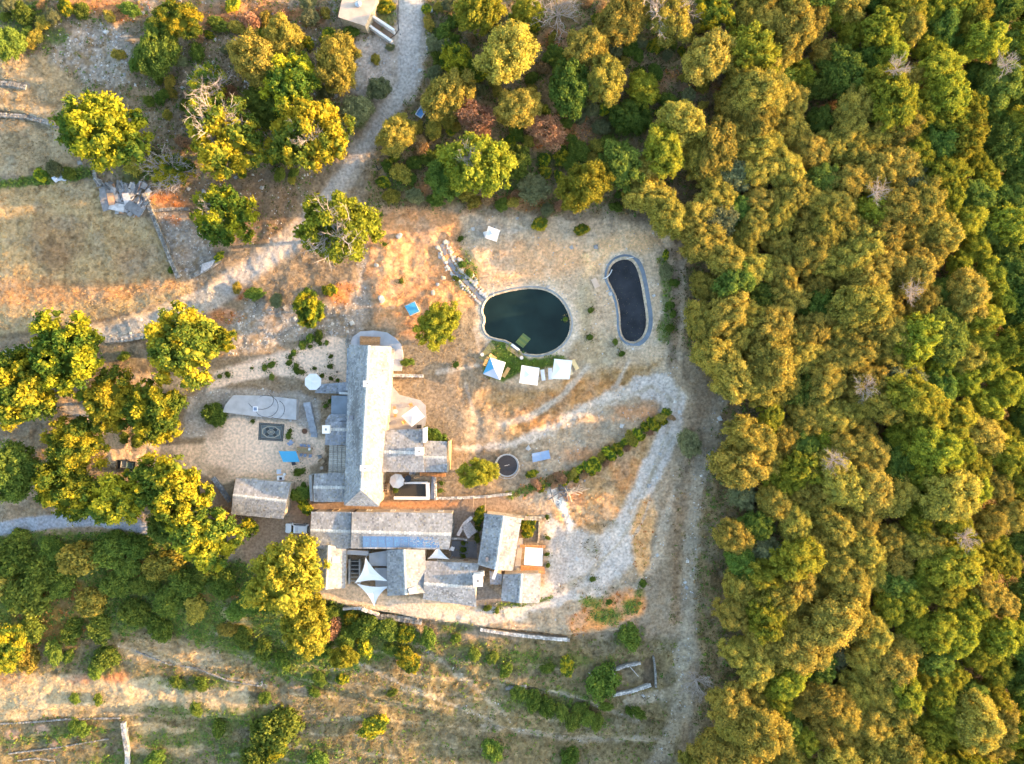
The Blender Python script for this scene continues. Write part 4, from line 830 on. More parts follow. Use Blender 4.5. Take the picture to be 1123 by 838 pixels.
def ridge_tiles(mb, R1, R2, r, c=(1.75, 1.72, 1.62)):
    R1, R2 = Vector(R1), Vector(R2); d = (R2-R1); L = d.length; d.normalize(); s = d.cross(Vector((0, 0, 1))).normalized(); n = int(L/.42)
    for i in range(n):
        a = R1+d*(i*L/n); b = R1+d*((i+1)*L/n-.04); g = r.uniform(.85, 1.1); w = .24+(.08 if i % 2 else 0); cc = tuple(x*g for x in c)
        z = Vector((0, 0, .11+(.02 if i % 2 else 0))); dz = Vector((0, 0, -.01))
        mb.face([a-s*w+dz, b-s*w+dz, b+z, a+z], cc); mb.face([a+z, b+z, b+s*w+dz, a+s*w+dz], cc); mb.face([a-s*w+dz, a+z, a+s*w+dz], cc)
def opening(parent, a, b, s, w, h, z, name, out, colr):
    """window or door on the wall a-b (world), s along, out = outward normal"""
    a = Vector((a[0], a[1], 0)); b = Vector((b[0], b[1], 0)); d = (b-a).normalized(); c = a.lerp(b, s)+Vector((0, 0, z+h/2)); rz = math.atan2(d.y, d.x)
    mb = MB(); mb.cc = colr
    mb.box(c+out*.03+Vector((0, 0, h/2)), (w+.16, .12, .10), rz); mb.box(c+out*.03-Vector((0, 0, h/2)), (w+.16, .14, .10), rz)
    for sg in (-1, 1): mb.box(c+out*.03+d*sg*w/2, (.09, .12, h-.10), rz)
    if name == 'window': mb.box(c+out*.03, (.05, .07, h-.10), rz)
    loc = parent.matrix_basis.translation
    o = mb.build(name, M['plain'], parent); o.location = -loc
    m2 = MB(); m2.cc = (1, 1, 1) if name == 'window' else (.35, .22, .13); m2.box(c+out*.012, (w-.10, .03, h-.10), rz)
    q = m2.build('pane' if name == 'window' else 'door_leaf', M['glass'] if name == 'window' else M['plain'], o)
def rel(obj, root): obj.location = -Vector(root.location); return obj
def house(name, label, cat, e1, e2, ridge, ze, zr, seed, hip=None, group=None, wallcol=(1, 1, 1), tint=None, over=.22, zb=None, openings=True, flat_ridge=True, endcap=None, base=-1.2):
    """e1, e2: two eave corner pairs (px) ordered like ridge pair; heights above z=0"""
    r = random.Random(seed)
    E1 = [P(*q, ze) for q in e1]; E2 = [P(*q, ze) for q in e2]; R = [P(*q, zr) for q in ridge]
    cen = (E1[0]+E1[1]+E2[0]+E2[1])/4; gz = float(ground_z(cen.x, cen.y)) if zb is None else zb
    root = thing(name, label, cat, (cen.x, cen.y, gz), 0, group)
    mb = MB(); mb.cc = tint or (1, 1, 1); th = .14
    for (a, b, c, d) in ((E1[0], E1[1], R[1], R[0]), (E2[1], E2[0], R[0], R[1])):
        dn = Vector((0, 0, -th)); mb.face([a, b, c, d], (.6, .6, .6)); mb.face([d+dn, c+dn, b+dn, a+dn], (.5, .5, .5))
        mb.face([a+dn, b+dn, b, a], (.7, .7, .7)); mb.face([b+dn, c+dn, c, b], (.7, .7, .7)); mb.face([d+dn, a+dn, a, d], (.7, .7, .7))
        quad_tiles(mb, a, b, c, d, r, cols=tint)
    if hip is not None:
        a, b = E1[hip], E2[hip]; mb.face([a, b, R[hip]] if hip == 1 else [b, a, R[hip]], (.7, .7, .7)); t = R[hip]
        quad_tiles(mb, a, b, t+(b-a)*.02, t-(b-a)*.02, r, cols=tint)
    ridge_tiles(mb, R[0]+Vector((0, 0, .03)), R[1]+Vector((0, 0, .03)), r)
    ro = rel(mb.build('roof', M['roof'], root), root)
    # walls
    def inset(p, o1, o2):
        a = (Vector(o1)-p); b = (Vector(o2)-p); a.z = b.z = 0; return p+a.normalized()*over+b.normalized()*over
    I1 = [inset(E1[0], E1[1], E2[0]), inset(E1[1], E1[0], E2[1])]; I2 = [inset(E2[0], E2[1], E1[0]), inset(E2[1], E2[0], E1[1])]
    wt = ze-th+.06*(zr-ze); wb = MB(); wb.cc = wallcol
    zlow = gz+base
    def vert(p, z): return Vector((p.x, p.y, z))
    for a, b in ((I1[0], I1[1]), (I2[1], I2[0]), (I1[1], I2[1]), (I2[0], I1[0])):
        wb.face([vert(a, zlow), vert(b, zlow), vert(b, wt), vert(a, wt)])
    for k, (a, b) in enumerate(((I2[0], I1[0]), (I1[1], I2[1]))):
        if hip == k: continue
        m = R[k].lerp(R[1-k], min(.5, over/max((R[0]-R[1]).length, .1))); wb.face([vert(a, wt), vert(b, wt), vert(m, zr-th-.05)])
    rel(wb.build('wall', M['wall'], root), root)
    if openings:
        for a, b in ((I1[0], I1[1]), (I2[0], I2[1])):
            L = (b-a).length; n = max(1, int(L/4.2)); d = (b-a).normalized(); o = d.cross(Vector((0, 0, 1))); o = o if o.dot(a-cen) > 0 else -o; o.z = 0; o.normalize()
            for i in range(n):
                if i == n//2 and L > 5: opening(root, a, b, (i+.5)/n, 1.0, 2.05, gz+.05, 'door', o, (.5, .42, .32))
                else: opening(root, a, b, (i+.5)/n, .8, 1.0, min(gz+1.1, wt-1.5), 'window', o, (.7, .68, .62))
    return root
def lean(name, label, cat, corners, zs, seed, tint=None, wallcol=(1, 1, 1), material='roof', tiles=True, group=None, base=-1.0, walls=True):
    """mono-pitch roof: corners A,B (low side) C,D (high side) px with heights"""
    r = random.Random(seed); Q = [P(*c, z) for c, z in zip(corners, zs)]; cen = sum(Q, Vector())/4; gz = float(ground_z(cen.x, cen.y))
    root = thing(name, label, cat, (cen.x, cen.y, gz), 0, group); mb = MB(); mb.cc = tint or (1, 1, 1); dn = Vector((0, 0, -.14))
    mb.face(Q, (.8, .8, .8) if tiles else None); mb.face([q+dn for q in reversed(Q)])
    for i in range(4): mb.face([Q[i]+dn, Q[(i+1) % 4]+dn, Q[(i+1) % 4], Q[i]])
    if tiles: quad_tiles(mb, *Q, r, cols=tint)
    rel(mb.build('roof', M[material], root), root)
    if walls:
        wb = MB(); wb.cc = wallcol; I = [q+(cen-q).normalized()*.25 for q in Q]
        for i in range(4):
            a, b = I[i], I[(i+1) % 4]; wb.face([(a.x, a.y, gz+base), (b.x, b.y, gz+base), (b.x, b.y, b.z-.1), (a.x, a.y, a.z-.1)])
        rel(wb.build('wall', M['wall'], root), root)
    return root
def chimney(root, u, v, w, l, z0, z1, rz=0, name='chimney', colr=(1, 1, 1), flue=True):
    p = P(u, v, z1); mb = MB(); mb.cc = colr; h = z1-z0
    mb.box((p.x, p.y, z0+h/2), (w, l, h), rz); mb.box((p.x, p.y, z1+.04), (w+.14, l+.14, .08), rz)
    if flue: mb.cc = (.3, .3, .3); mb.box((p.x, p.y, z1+.09), (w*.28, l*.28, .03), rz)
    return rel(mb.build(name, M['white'], root), root)
BLG = None
main_h = house('long_house', 'long stone farmhouse with ridge running down the picture and sunlit east slope', 'house', [(383.5, 378), (378, 554)], [(428.5, 380), (415.5, 555)], [(404.5, 379), (396, 538)], 5.8, 8.2, 1, hip=1)
chimney(main_h, 403, 421, 1.3, .9, 7.0, 8.6); chimney(main_h, 400.5, 513.5, 1.6, .8, 7.0, 8.6, 0.0); chimney(main_h, 385, 458, .6, .6, 5.2, 6.9, 0, colr=(.25, .25, .28))
mb = MB(); mb.cc = (.72, .70, .68)                                # paler patched slope near the hip
rr_ = random.Random(5)
wing = house('east_wing', 'grey slab roofed east wing joined to the long house', 'house', [(419.5, 472.5), (464, 471)], [(419.4, 517), (466, 517.3)], [(418.6, 495.5), (464, 497)], 4.2, 5.5, 2)
chimney(wing, 459.8, 495, 1.3, 1.2, 4.9, 6.3)
wing2 = house('wing_annex', 'lower annex at the east end of the wing with a sunlit end wall', 'house', [(464.8, 484), (490, 484.5)], [(466.5, 517.3), (491, 517.3)], [(464.5, 501.5), (490, 502.3)], 3.5, 4.5, 3, openings=False)
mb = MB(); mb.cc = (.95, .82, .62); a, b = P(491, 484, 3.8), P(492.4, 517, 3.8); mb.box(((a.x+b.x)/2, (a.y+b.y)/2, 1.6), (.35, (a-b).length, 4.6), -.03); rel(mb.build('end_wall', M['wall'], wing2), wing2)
mb = MB(); a, b = P(465, 471, 5), P(465.4, 484, 5); mb.box(((a.x+b.x)/2, (a.y+b.y)/2, 3.0), (.4, (a-b).length+.4, 4.6), 0); rel(mb.build('gable_wall', M['white'], wing), wing)
shed = house('slab_roofed_shed', 'small barn with a slab roof beside the sandy yard and the white car', 'barn', [(258.7, 524.7), (319, 530)], [(253.6, 563.4), (311, 568.8)], [(255.5, 543.2), (314.5, 550)], 3.4, 4.9, 4, base=-1.5)
anx = house('west_annex', 'annex with a pale ridge below the plank pergola, joined to the long house', 'house', [(345, 520), (378, 519)], [(344.4, 550), (377.4, 550)], [(343.6, 534.4), (378.3, 534.8)], 4.0, 4.9, 5, openings=False)
mb = MB(); a, b = P(340.5, 521, 2), P(342, 549.5, 2); mb.box(((a.x+b.x)/2, (a.y+b.y)/2, .9), (.5, (a-b).length, 2.6), .05); rel(mb.build('side_wall', M['stone'], anx), anx)
anx2 = house('middle_annex', 'small slab roofed annex with a white chimney box, west side of the long house', 'house', [(357, 461), (382, 461)], [(356.5, 487.5), (380.5, 488)], [(357, 470.5), (381, 471.5)], 4.2, 5.0, 6, openings=False, tint=(.93, .97, 1.06))
chimney(anx2, 357.5, 471, 1.15, 1.3, 4.2, 5.9, 0, colr=(1.1, 1.02, .9))
lean('shingle_annex', 'smooth grey blue lean-to roof tucked against the long house', 'annex', [(363, 454.5), (363.5, 434), (384, 434), (383, 455)], (3.4, 3.4, 4.6, 4.6), 7, tint=(.55, .66, .80), tiles=False)
lean('connecting_annex', 'small slab lean-to between the smooth roof and the chimney annex', 'annex', [(357.5, 461.5), (362, 454.5), (383, 454.5), (382, 461.5)], (3.9, 3.6, 4.5, 4.7), 8, tint=(.9, .95, 1.05))
lean('long_lean_to', 'narrow slab lean-to along the north west side of the long house', 'annex', [(380, 428), (381, 382), (385, 381), (384, 428)], (4.2, 4.2, 5.0, 5.0), 9, tint=(.9, .96, 1.06))
lean('covered_passage', 'low slab roofed passage between the octagonal umbrella and the long house', 'annex', [(346, 431), (349, 421.5), (381, 419), (381, 432)], (2.0, 2.3, 3.4, 3.0), 10, tint=(.9, .95, 1.05))
mb = MB(); a, b = P(372, 431, 3), P(384, 432, 3); mb.box(((a.x+b.x)/2, (a.y+b.y)/2, 1.4), ((a-b).length, .4, 3.4), -.05); tag(mb.build('short_wall', M['white']), 'short whitewashed wall at the foot of the slab roofed passage', 'wall')
apron = MB(); apron.cc = (.95, 1, 1.08); pg = [P(*q, .55) for q in [(380, 420), (381, 380), (386, 370), (395, 363.5), (410, 362.5), (424, 364.5), (434, 371), (440, 378), (442, 391), (440, 407), (427, 407), (427, 381), (383, 379), (384, 420)]]
apron.face(list(reversed(pg)))
for i in range(len(pg)): a, b = pg[i], pg[(i+1) % len(pg)]; apron.face([a, b, b-Vector((0, 0, 1.5)), a-Vector((0, 0, 1.5))])
tag(apron.build('stone_apron', M['concrete']), 'pale paved apron curving round the north end of the long house', 'terrace')
# south range
sol = house('solar_house', 'long grey roofed building carrying the row of blue solar panels', 'house', [(386, 562), (496.3, 563.4)], [(385, 601), (492.5, 602)], [(385.5, 583), (495, 586)], 4.8, 6.2, 11)
A_, B_, C2, D2 = P(397.6, 600.5, 0), P(482.6, 601, 0), P(481.8, 588.5, 0), P(397.6, 587.5, 0)
def on_roof(u, v):                                              # point on the south slope of the solar house
    t = (v-584.0)/(601.3-584.0); z = 6.2-(6.2-4.8)*t+.14; return P(u, v, z)
for i in range(10):
    u0 = 397.8+i*8.42; u1 = u0+8.1; q = [on_roof(u0, 600.2+i*.06), on_roof(u1, 600.25+i*.06), on_roof(u1, 588.1+i*.09), on_roof(u0, 588+i*.09)]
    n = (q[1]-q[0]).cross(q[3]-q[0]).normalized(); f = MB(); f.cc = (.11, .20, .36)
    f.face(q); f.cc = (.5, .53, .57)
    for k in range(4): f.face([q[k]-n*.06, q[(k+1) % 4]-n*.06, q[(k+1) % 4], q[k]])
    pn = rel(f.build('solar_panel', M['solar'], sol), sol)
    cmb = MB(); rj = random.Random(i)                              # cyan dots painted on the panel as glints of light
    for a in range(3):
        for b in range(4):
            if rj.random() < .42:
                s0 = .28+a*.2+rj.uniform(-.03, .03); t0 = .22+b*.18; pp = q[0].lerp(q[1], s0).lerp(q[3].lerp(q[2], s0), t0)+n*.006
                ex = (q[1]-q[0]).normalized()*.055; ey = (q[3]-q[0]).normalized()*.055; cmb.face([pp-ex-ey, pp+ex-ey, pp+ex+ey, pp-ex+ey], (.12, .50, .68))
    cmb.build('painted_glints', M['solar'], pn)
house('west_range', 'slab roofed west end of the south range beside the white car', 'house', [(341.5, 561.8), (385.5, 562)], [(340, 601), (385, 601)], [(340.5, 581.5), (385, 583)], 4.2, 5.3, 12)
sw = house('skylight_house', 'narrow slab roofed house with a skylight beside the large yellow tree', 'house', [(349, 601), (347, 645)], [(379.5, 601), (378, 645)], [(360.5, 598), (357.5, 646.5)], 3.2, 5.0, 13)
p0 = P(368.3, 613.5, 4.5); mb = MB(); mb.box(p0, (1.1, 1.1, .5)); rel(mb.build('skylight', M['white'], sw), sw)
ce = house('centre_house', 'slab roofed house between the star sail and the little white sail', 'house', [(424.5, 603), (425.5, 653.5)], [(465.7, 603), (466.5, 650)], [(443, 602.5), (445, 652.5)], 4.4, 5.9, 14)
chimney(ce, 452, 648, 1.0, .8, 4.8, 6.1, .2)
se = house('south_east_house', 'broad slab roofed house at the lower end of the hamlet with a big white chimney', 'house', [(465.5, 615.5), (525.5, 618.5)], [(464, 656.5), (522.5, 665)], [(465, 640), (521, 644.5)], 3.8, 5.2, 15)
chimney(se, 524, 637, 1.5, 1.9, 3.2, 6.2, .05); chimney(se, 529, 629.5, .5, .5, 3.2, 4.8, .05)
te = house('tilted_house', 'tilted slab roofed house with a bright sunlit slope at the right end of the hamlet', 'house', [(532.5, 563.5), (524.5, 619.5)], [(571.4, 568.5), (562, 626)], [(552.5, 565.5), (543.5, 625)], 4.2, 5.8, 16)
chimney(te, 534, 613.5, .35, .6, 4.2, 5.6, 0, 'flue_pipe', (.2, .2, .22), False)
house('corner_house', 'smallest slab roofed house at the lower right corner of the hamlet', 'house', [(552.5, 630), (550, 658.5)], [(592.6, 629), (591, 661.5)], [(572.3, 629), (570, 661.5)], 3.4, 4.6, 17)
lean('stair_roof', 'little grey lean-to bridging the tilted house and the corner house', 'annex', [(538, 641), (537, 626), (551, 630), (550, 641)], (2.4, 2.6, 3.0, 2.8), 18, tint=(.85, .9, 1))
mb = MB(); a, b = P(544.5, 625, 3.4), P(541, 634.5, 3.0); d = b-a; mb.box((a+b)/2, (.55, d.length, .25), math.atan2(d.y, d.x)-math.pi/2); mb.box(((a+b)/2)-Vector((0, 0, 1.6)), (.4, d.length*.9, 3.0), math.atan2(d.y, d.x)-math.pi/2); tag(mb.build('white_chute_wall', M['white']), 'short sloping white wall below the tilted house', 'wall')
for nm, lb, cs, zs, sd_ in (('court_annex', 'upper flat grey roof behind the star shaped sail', [(405, 620.5), (405, 607), (424, 604), (424, 621)], (2.8, 2.8, 2.9, 2.9), 19), ('court_annex', 'lower flat grey roof partly under the star shaped sail', [(412, 646), (411, 623), (424.2, 623), (424.5, 646)], (2.5, 2.5, 2.6, 2.6), 20), ('court_annex', 'narrow grey roof joining the skylight house and the court', [(380.5, 608), (381, 603), (404, 604.5), (404, 609.5)], (2.8, 2.8, 2.9, 2.9), 21)):
    lean(nm, lb, 'annex', cs, zs, sd_, tint=(.95, .97, 1.0), material='concrete', tiles=False)
# stairwell frame in the court
t = thing('stairwell', 'dark sunken stairwell with beams left of the star shaped sail', 'stairwell', G(388.5, 626))
mb = MB(); a = P(388.5, 627, .1); mb.box((a.x, a.y, .05), (1.9, 4.2, .1), 0, (.06, .055, .05)); rel(mb.build('pit_floor', M['plain'], t), t)
for i in range(6):
    m2 = MB(); q = P(388.5, 616+i*4.2, .7); m2.box((q.x, q.y, .5+.06*i), (1.9, .12, .14), 0); rel(m2.build('beam', M['greywood'], t), t)
for i in range(2):
    m2 = MB(); q = P(382.8+i*11.4, 627, 1.0); m2.box((q.x, q.y, .5), (.25, 4.4, 1.0)); rel(m2.build('curb', M['stone'], t), t)
# flat roofed terrace room by the yard
mb = MB(); pg = [P(*q, 1.5) for q in [(256, 433.5), (290, 434), (325.3, 438), (324.6, 460.5), (283, 457), (244, 452), (247, 444)]]; mb.cc = (1, 1, 1)
mb.prism([(q.x, q.y) for q in pg], -.8, 1.5); tr = thing('flat_terrace', 'flat grey concrete terrace roof left of the stone steps', 'terrace', (pg[0].x, pg[0].y, 0)); rel(mb.build('slab', M['concrete'], tr), tr)
mb = MB(); q = P(280, 448.5, 1.6); mb.box((q.x, q.y, 1.56), (.85, .85, .12), 0, (.9, .9, .95)); mb.box((q.x, q.y, 1.635), (.6, .6, .02), 0, (.18, .25, .35)); rel(mb.build('hatch', M['plain'], tr), tr)
mb = MB()
for cx, cy, rx, ry, a0, a1 in ((292, 445.5, 13, 12, 2.2, -2.6), (286, 439, 14, 10, -2.8, .9), (303, 449, 9, 10, 1.2, -2.2)):
    hp = []
    for i in range(30): a = a0+(a1-a0)*i/29; q = P(cx+rx*math.cos(a), cy-ry*math.sin(a), 1.54); hp.append(q)
    for i in range(29): mb.tube(hp[i], hp[i+1], .03, .03, 5)
tag(mb.build('garden_hose', M['dark']), 'thin dark hose lying in loops on the flat concrete terrace', 'hose')
# hut at the top edge and the white walled cistern
hut = lean('tan_hut', 'tan flat roofed hut at the top edge with a round roof vent', 'hut', [(370.7, 18.8), (378, -14), (415, -4), (400.3, 28.5)], (5.6, 5.6, 5.6, 5.6), 30, tint=(1.25, .98, .75), material='concrete', tiles=False, wallcol=(1.1, 1.05, .95))
q = P(392.8, 3.5, 6.1); mb = MB(); mb.tube((q.x, q.y, 5.6), (q.x, q.y, 6.0), .5, .45, 14); mb.tube((q.x, q.y, 6.0), (q.x, q.y, 6.3), .6, .1, 14); rel(mb.build('roof_vent', M['metal'], hut), hut)
def wall_strip(mb, p, q, th, h, z=None, ext=0):
    a = G(*p); b = G(*q); d = b-a; d.z = 0; L = d.length+ext; c = (a+b)/2; zz = min(a.z, b.z); mb.box((c.x, c.y, zz+h/2-.2), (L, th, h+.4), math.atan2(d.y, d.x))
t = thing('ramp_cistern', 'narrow ramp between two white walls beside the tan hut', 'cistern', G(415, 35))
for p, q in (((405.5, 18.5), (433.5, 37.5)), ((402, 28), (431, 49.5)), ((404.5, 18.5), (402, 28))):
    m2 = MB(); wall_strip(m2, p, q, .42, 1.5); rel(m2.build('side_wall', M['white'], t), t)
m2 = MB(); m2.cc = (.30, .20, .13); pp = [G(405.5, 20.5), G(431, 38.5), G(428, 45), G(403.8, 27.5)]; m2.face([q+Vector((0, 0, .18)) for q in reversed(pp)]); rel(m2.build('floor', M['plain'], t), t)

# ---------------------------------------------------------------- dry stone walls
def stone_wall(pts, label, th=.55, h=.8, colr=(1, 1, 1), seed=0, name='dry_stone_wall', cap=None, drop=.5):
    r = random.Random(seed); W = [G(*p, 0) for p in pts]; mb = MB()
    for i in range(len(W)-1):
        a, b = W[i], W[i+1]; d = b-a; L = d.length; rz = math.atan2(d.y, d.x); nn = Vector((-d.y, d.x, 0)).normalized(); s = 0
        dd_ = Vector((d.x, d.y, 0)).normalized()
        g0 = .9; mb.box((a+b)/2+Vector((0, 0, h/2-drop/2-.06)), (L+.1, th*.8, h+drop-.15), rz, tuple(c*g0*.7 for c in colr))
        while s < L:
            l = r.uniform(.22, .6)
            for k in (-1, 1) if th > .4 else (0,):
                g = r.uniform(.6, 1.25); w_ = th*r.uniform(.42, .6) if k else th
                c = a+dd_*(s+l/2)+nn*(k*th*.26+r.uniform(-.03, .03)); c.z = (a.z+(b.z-a.z)*min(1, s/L))+h-.12+r.uniform(-.06, .06)
                mb.box(c, (l*.94, w_, .24), rz+r.uniform(-.12, .12), tuple(x*g for x in colr), taper=.85)
            s += l
    return tag(mb.build(name, M['stone']), label, 'wall')
WL = [([(104, 178), (106, 196), (114, 203)], 'crooked dry stone wall running up from the slate stack', .6, .7),
      ([(160, 213), (168, 233), (178, 258), (190, 288), (197, 304)], 'long dry stone wall down the right side of the straw field', .7, .9),
      ([(169, 232), (188, 230), (208, 230)], 'short dry stone wall crossing the stony plot', .55, .6),
      ([(213, 303), (228, 295), (240, 287)], 'low stone bank beside the gravel track bend', .8, .5),
      ([(-10, 126), (30, 129), (45, 133), (62, 138)], 'terrace wall above the small upper left field', .7, .6),
      ([(-10, 92), (14, 93), (30, 97)], 'short terrace wall at the left edge below the scrub', .9, .6),
      ([(117, 373.5), (140, 372), (167, 367)], 'pale kerb wall beside the lane junction', .9, .5),
      ([(-10, 794), (40, 791), (76, 788), (130, 787)], 'long low wall across the bottom left terraces', .3, .35),
      ([(137, 791), (139, 806), (142, 822), (142, 836)], 'whitish wall standing down the bottom left terraces', .8, .9),
      ([(10, 826), (60, 820), (118, 810)], 'lower thin wall on the bottom left terraces', .25, .3),
      ([(20, 834), (40, 831), (60, 834)], 'short thin wall at the bottom edge on the left', .25, .3),
      ([(555, 754), (575, 752)], 'short stub of wall on the terraces left of the ruined enclosure', .6, .5),
      ([(150, 714), (185, 728), (215, 732), (250, 746), (285, 752)], 'broken terrace wall above the tan terrace', .28, .25),
      ([(428, 411.8), (445, 412), (464, 412.5)], 'pale stone wall running east from the long house', .55, 1.1),
      ([(664, 733.5), (676, 732), (688, 728), (700, 726)], 'upper wall of the ruined enclosure', .5, .9),
      ([(671, 760.5), (690, 757), (711, 750)], 'lower wall of the ruined enclosure', .55, .9),
      ([(716, 719), (718, 735), (718.5, 751)], 'right side wall of the ruined enclosure', .35, .8),
      ([(384, 383), (382, 376), (384, 370)], 'low stone wall at the north west corner of the long house', .9, .8),
      ([(380, 664.5), (398, 666), (414, 670)], 'upper length of the white topped retaining wall under the star sail', .5, 1.2),
      ([(414, 674), (438, 676), (461, 679.5)], 'broader middle length of the retaining wall with a paved top', 1.1, 1.2),
      ([(527, 688), (560, 693), (595, 697), (622, 699)], 'long pale retaining wall below the gravel lane', .6, 1.3)]
for i, (p, l, th, h) in enumerate(WL):
    stone_wall(p, l, th, h, (1.45, 1.4, 1.35) if i in (13, 18, 20, 15) else (1.15, 1.12, 1.08) if i in (6, 8, 14) else (.72, .70, .66), i)
stone_wall([(477.3, 523), (478, 546), (505, 545.5), (535, 544), (561, 541)], 'pale garden wall turning the corner right of the walled planter', .45, .7, (1.6, 1.5, 1.4), 41, 'garden_wall')
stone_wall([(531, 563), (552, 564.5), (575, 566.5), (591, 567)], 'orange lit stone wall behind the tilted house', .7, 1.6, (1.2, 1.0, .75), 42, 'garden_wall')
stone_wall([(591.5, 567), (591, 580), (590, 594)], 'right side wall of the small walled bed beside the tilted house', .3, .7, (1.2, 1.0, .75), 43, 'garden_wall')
stone_wall([(494.5, 589.5), (503, 589.5), (512, 590.5)], 'short pale wall crossing the enclosed court', .35, 1.0, (1.2, 1.2, 1.2), 44, 'garden_wall')
stone_wall([(495.5, 563), (497, 575), (494.5, 589)], 'mossy wall at the end of the solar panel house', .4, 1.4, (.8, .8, .75), 45, 'garden_wall')
stone_wall([(235, 523.5), (243, 534), (252, 547.5)], 'dark leaning wall left of the slab roofed shed', .7, .9, (.7, .75, .85), 46, 'garden_wall')
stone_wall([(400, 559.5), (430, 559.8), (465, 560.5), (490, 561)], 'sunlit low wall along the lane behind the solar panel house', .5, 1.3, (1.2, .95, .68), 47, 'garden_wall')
# walled planter
t = thing('walled_planter', 'white walled planter with dark soil below the east wing', 'planter', G(452, 537))
for p, q, th in (((432.5, 545.7), (471.4, 546), .55), ((469.3, 529), (469.8, 545), .65), ((444, 529.3), (469, 529), .35)):
    m2 = MB(); wall_strip(m2, p, q, th, .6); rel(m2.build('planter_wall', M['white'], t), t)
m2 = MB(); m2.cc = (.05, .045, .035); pp = [G(433, 530), G(468.5, 530), G(468.8, 544.8), G(433, 544.8)]; m2.face([q+Vector((0, 0, .22)) for q in reversed(pp)]); rel(m2.build('soil', M['plain'], t), t)
mb = MB(); mb.cc = (.95, .97, 1.05); pp = [G(474, 521.5), G(477, 521.5), G(477.6, 547), G(471.8, 547)]; mb.face([q+Vector((0, 0, .10)) for q in reversed(pp)]); tag(mb.build('paved_path', M['concrete']), kind='structure')
# paved terrace by the house with canopy
mb = MB(); mb.cc = (.95, .93, .93); pp = [G(*q) for q in [(429, 414), (431, 424), (438, 433), (450, 436), (461, 439), (467, 445), (467.5, 458), (466, 470), (428, 472), (422, 470), (427, 414)]]; mb.prism([(q.x, q.y) for q in pp], -.3, max(q.z for q in pp)+.12); tag(mb.build('paved_terrace', M['concrete']), 'grey paved terrace with the tilted square canopy, east of the long house', 'terrace')
# stone steps left of the house
for i in range(9):
    mb = MB(); q = G(338.5+i*.8, 443.5+i*4.2); mb.box((q.x, q.y, q.z+.10+.10*(8-i)/2), (1.25-.05*(i % 3), .74, .22+.1*(8-i)), .15-.03*i, (.85, .92, 1.05))
    if i == 0: st = thing('stone_steps', 'flight of blue grey stone steps right of the flat terrace', 'steps', q)
    rel(mb.build('step', M['stone'], st), st)
# ---------------------------------------------------------------- ponds
for nm, poly_, zw, lb, wd in (('pond', POND, .42, 'pale stone and liner rim round the large dark pond', 1.035), ('kidney_pool', POOL, .75, 'blue grey liner edge of the kidney shaped pool', 1.07)):
    ctr = np.array(poly_).mean(0); ring = []
    gz0 = float(ground_z(*G(*ctr).xy)); 
    zt = gz0-zw
    W = [P(*p, zt) for p in [tuple(ctr+(np.array(p)-ctr)*1.03) for p in poly_]]
    mb = MB(); mb.face(list(reversed(W)) if sum(W[i].x*W[(i+1) % len(W)].y-W[(i+1) % len(W)].x*W[i].y for i in range(len(W))) < 0 else W)
    tag(mb.build(nm+'_water', M['water' if nm == 'pond' else 'poolwater']), kind='structure')
    mb = MB(); n = len(poly_)
    inn = [np.array(p) for p in poly_]; out = []
    for i in range(n):
        t = inn[(i+1) % n]-inn[i-1]; t = t/np.linalg.norm(t); nn = np.array((t[1], -t[0])); nn = nn if nn@(inn[i]-ctr) > 0 else -nn; 
        wide = (1.3 if nm == 'pond' else (4.2 if inn[i][0] > ctr[0]+8 else 2.2)); out.append((inn[i]+nn*wide*.75, inn[i]-nn*wide*.25, inn[i]-nn*(wide*.25+1.2)))
    for i in range(n):
        a, b, c = out[i]; a2, b2, c2 = out[(i+1) % n]
        pa, pa2 = G(*a, 0)+Vector((0, 0, .03)), G(*a2, 0)+Vector((0, 0, .03)); zi = gz0+.16
        pb, pb2 = P(*b, zi), P(*b2, zi); pc, pc2 = P(*c, zt-.1), P(*c2, zt-.1); g = rnd.uniform(.9, 1.1)
        cc = (1.0*g, .98*g, .92*g) if nm != 'pond' else (1.5*g, 1.35*g, 1.15*g)
        for q in ((pa, pa2, pb2, pb), (pb, pb2, pc2, pc)): mb.face(q, cc); 
    o = mb.build(nm+'_edge', M['liner']); tag(o, lb, 'pond edge')
mb = MB(); rj = random.Random(3); gz0 = float(ground_z(*G(690, 330).xy))-.74
for i in range(260):
    u, v = rj.uniform(664, 714), rj.uniform(280, 378)
    if sdist(POOL, np.array([u]), np.array([v]))[0] < -5:
        q = P(u, v, gz0); a = rj.uniform(0, 6); s = rj.uniform(.03, .065); mb.face([q+Vector((math.cos(a+k*1.57)*s, math.sin(a+k*1.57)*s, .004)) for k in range(4)], rj.choice([(.16, .13, .04), (.10, .11, .04), (.18, .11, .06)]))
tag(mb.build('floating_leaves', M['plain']), 'small fallen leaves floating on the kidney shaped pool', 'leaves', kind='stuff')
def pipe(pts, rad, z, nm, lb, cat, m_='white'):
    mb = MB(); Q = [G(u, v)+Vector((0, 0, z)) for u, v in pts]
    for i in range(len(Q)-1): mb.tube(Q[i], Q[i+1], rad, rad, 6)
    return tag(mb.build(nm, M[m_], None, True), lb, cat)
pipe([(661, 305.5), (664.5, 305), (667.5, 302.5), (669.5, 299.5), (671, 296)], .09, .22, 'overflow_hose', 'white curved hose hanging into the left side of the kidney pool', 'hose')
pipe([(687, 284), (691, 282.8), (695, 282.3)], .07, .25, 'inlet_pipe', 'short white pipe at the top end of the kidney pool', 'pipe')
pipe([(666, 319), (672.5, 317.5)], .06, .2, 'inlet_pipe', 'thin pipe at the left bank of the kidney pool', 'pipe', 'metal')
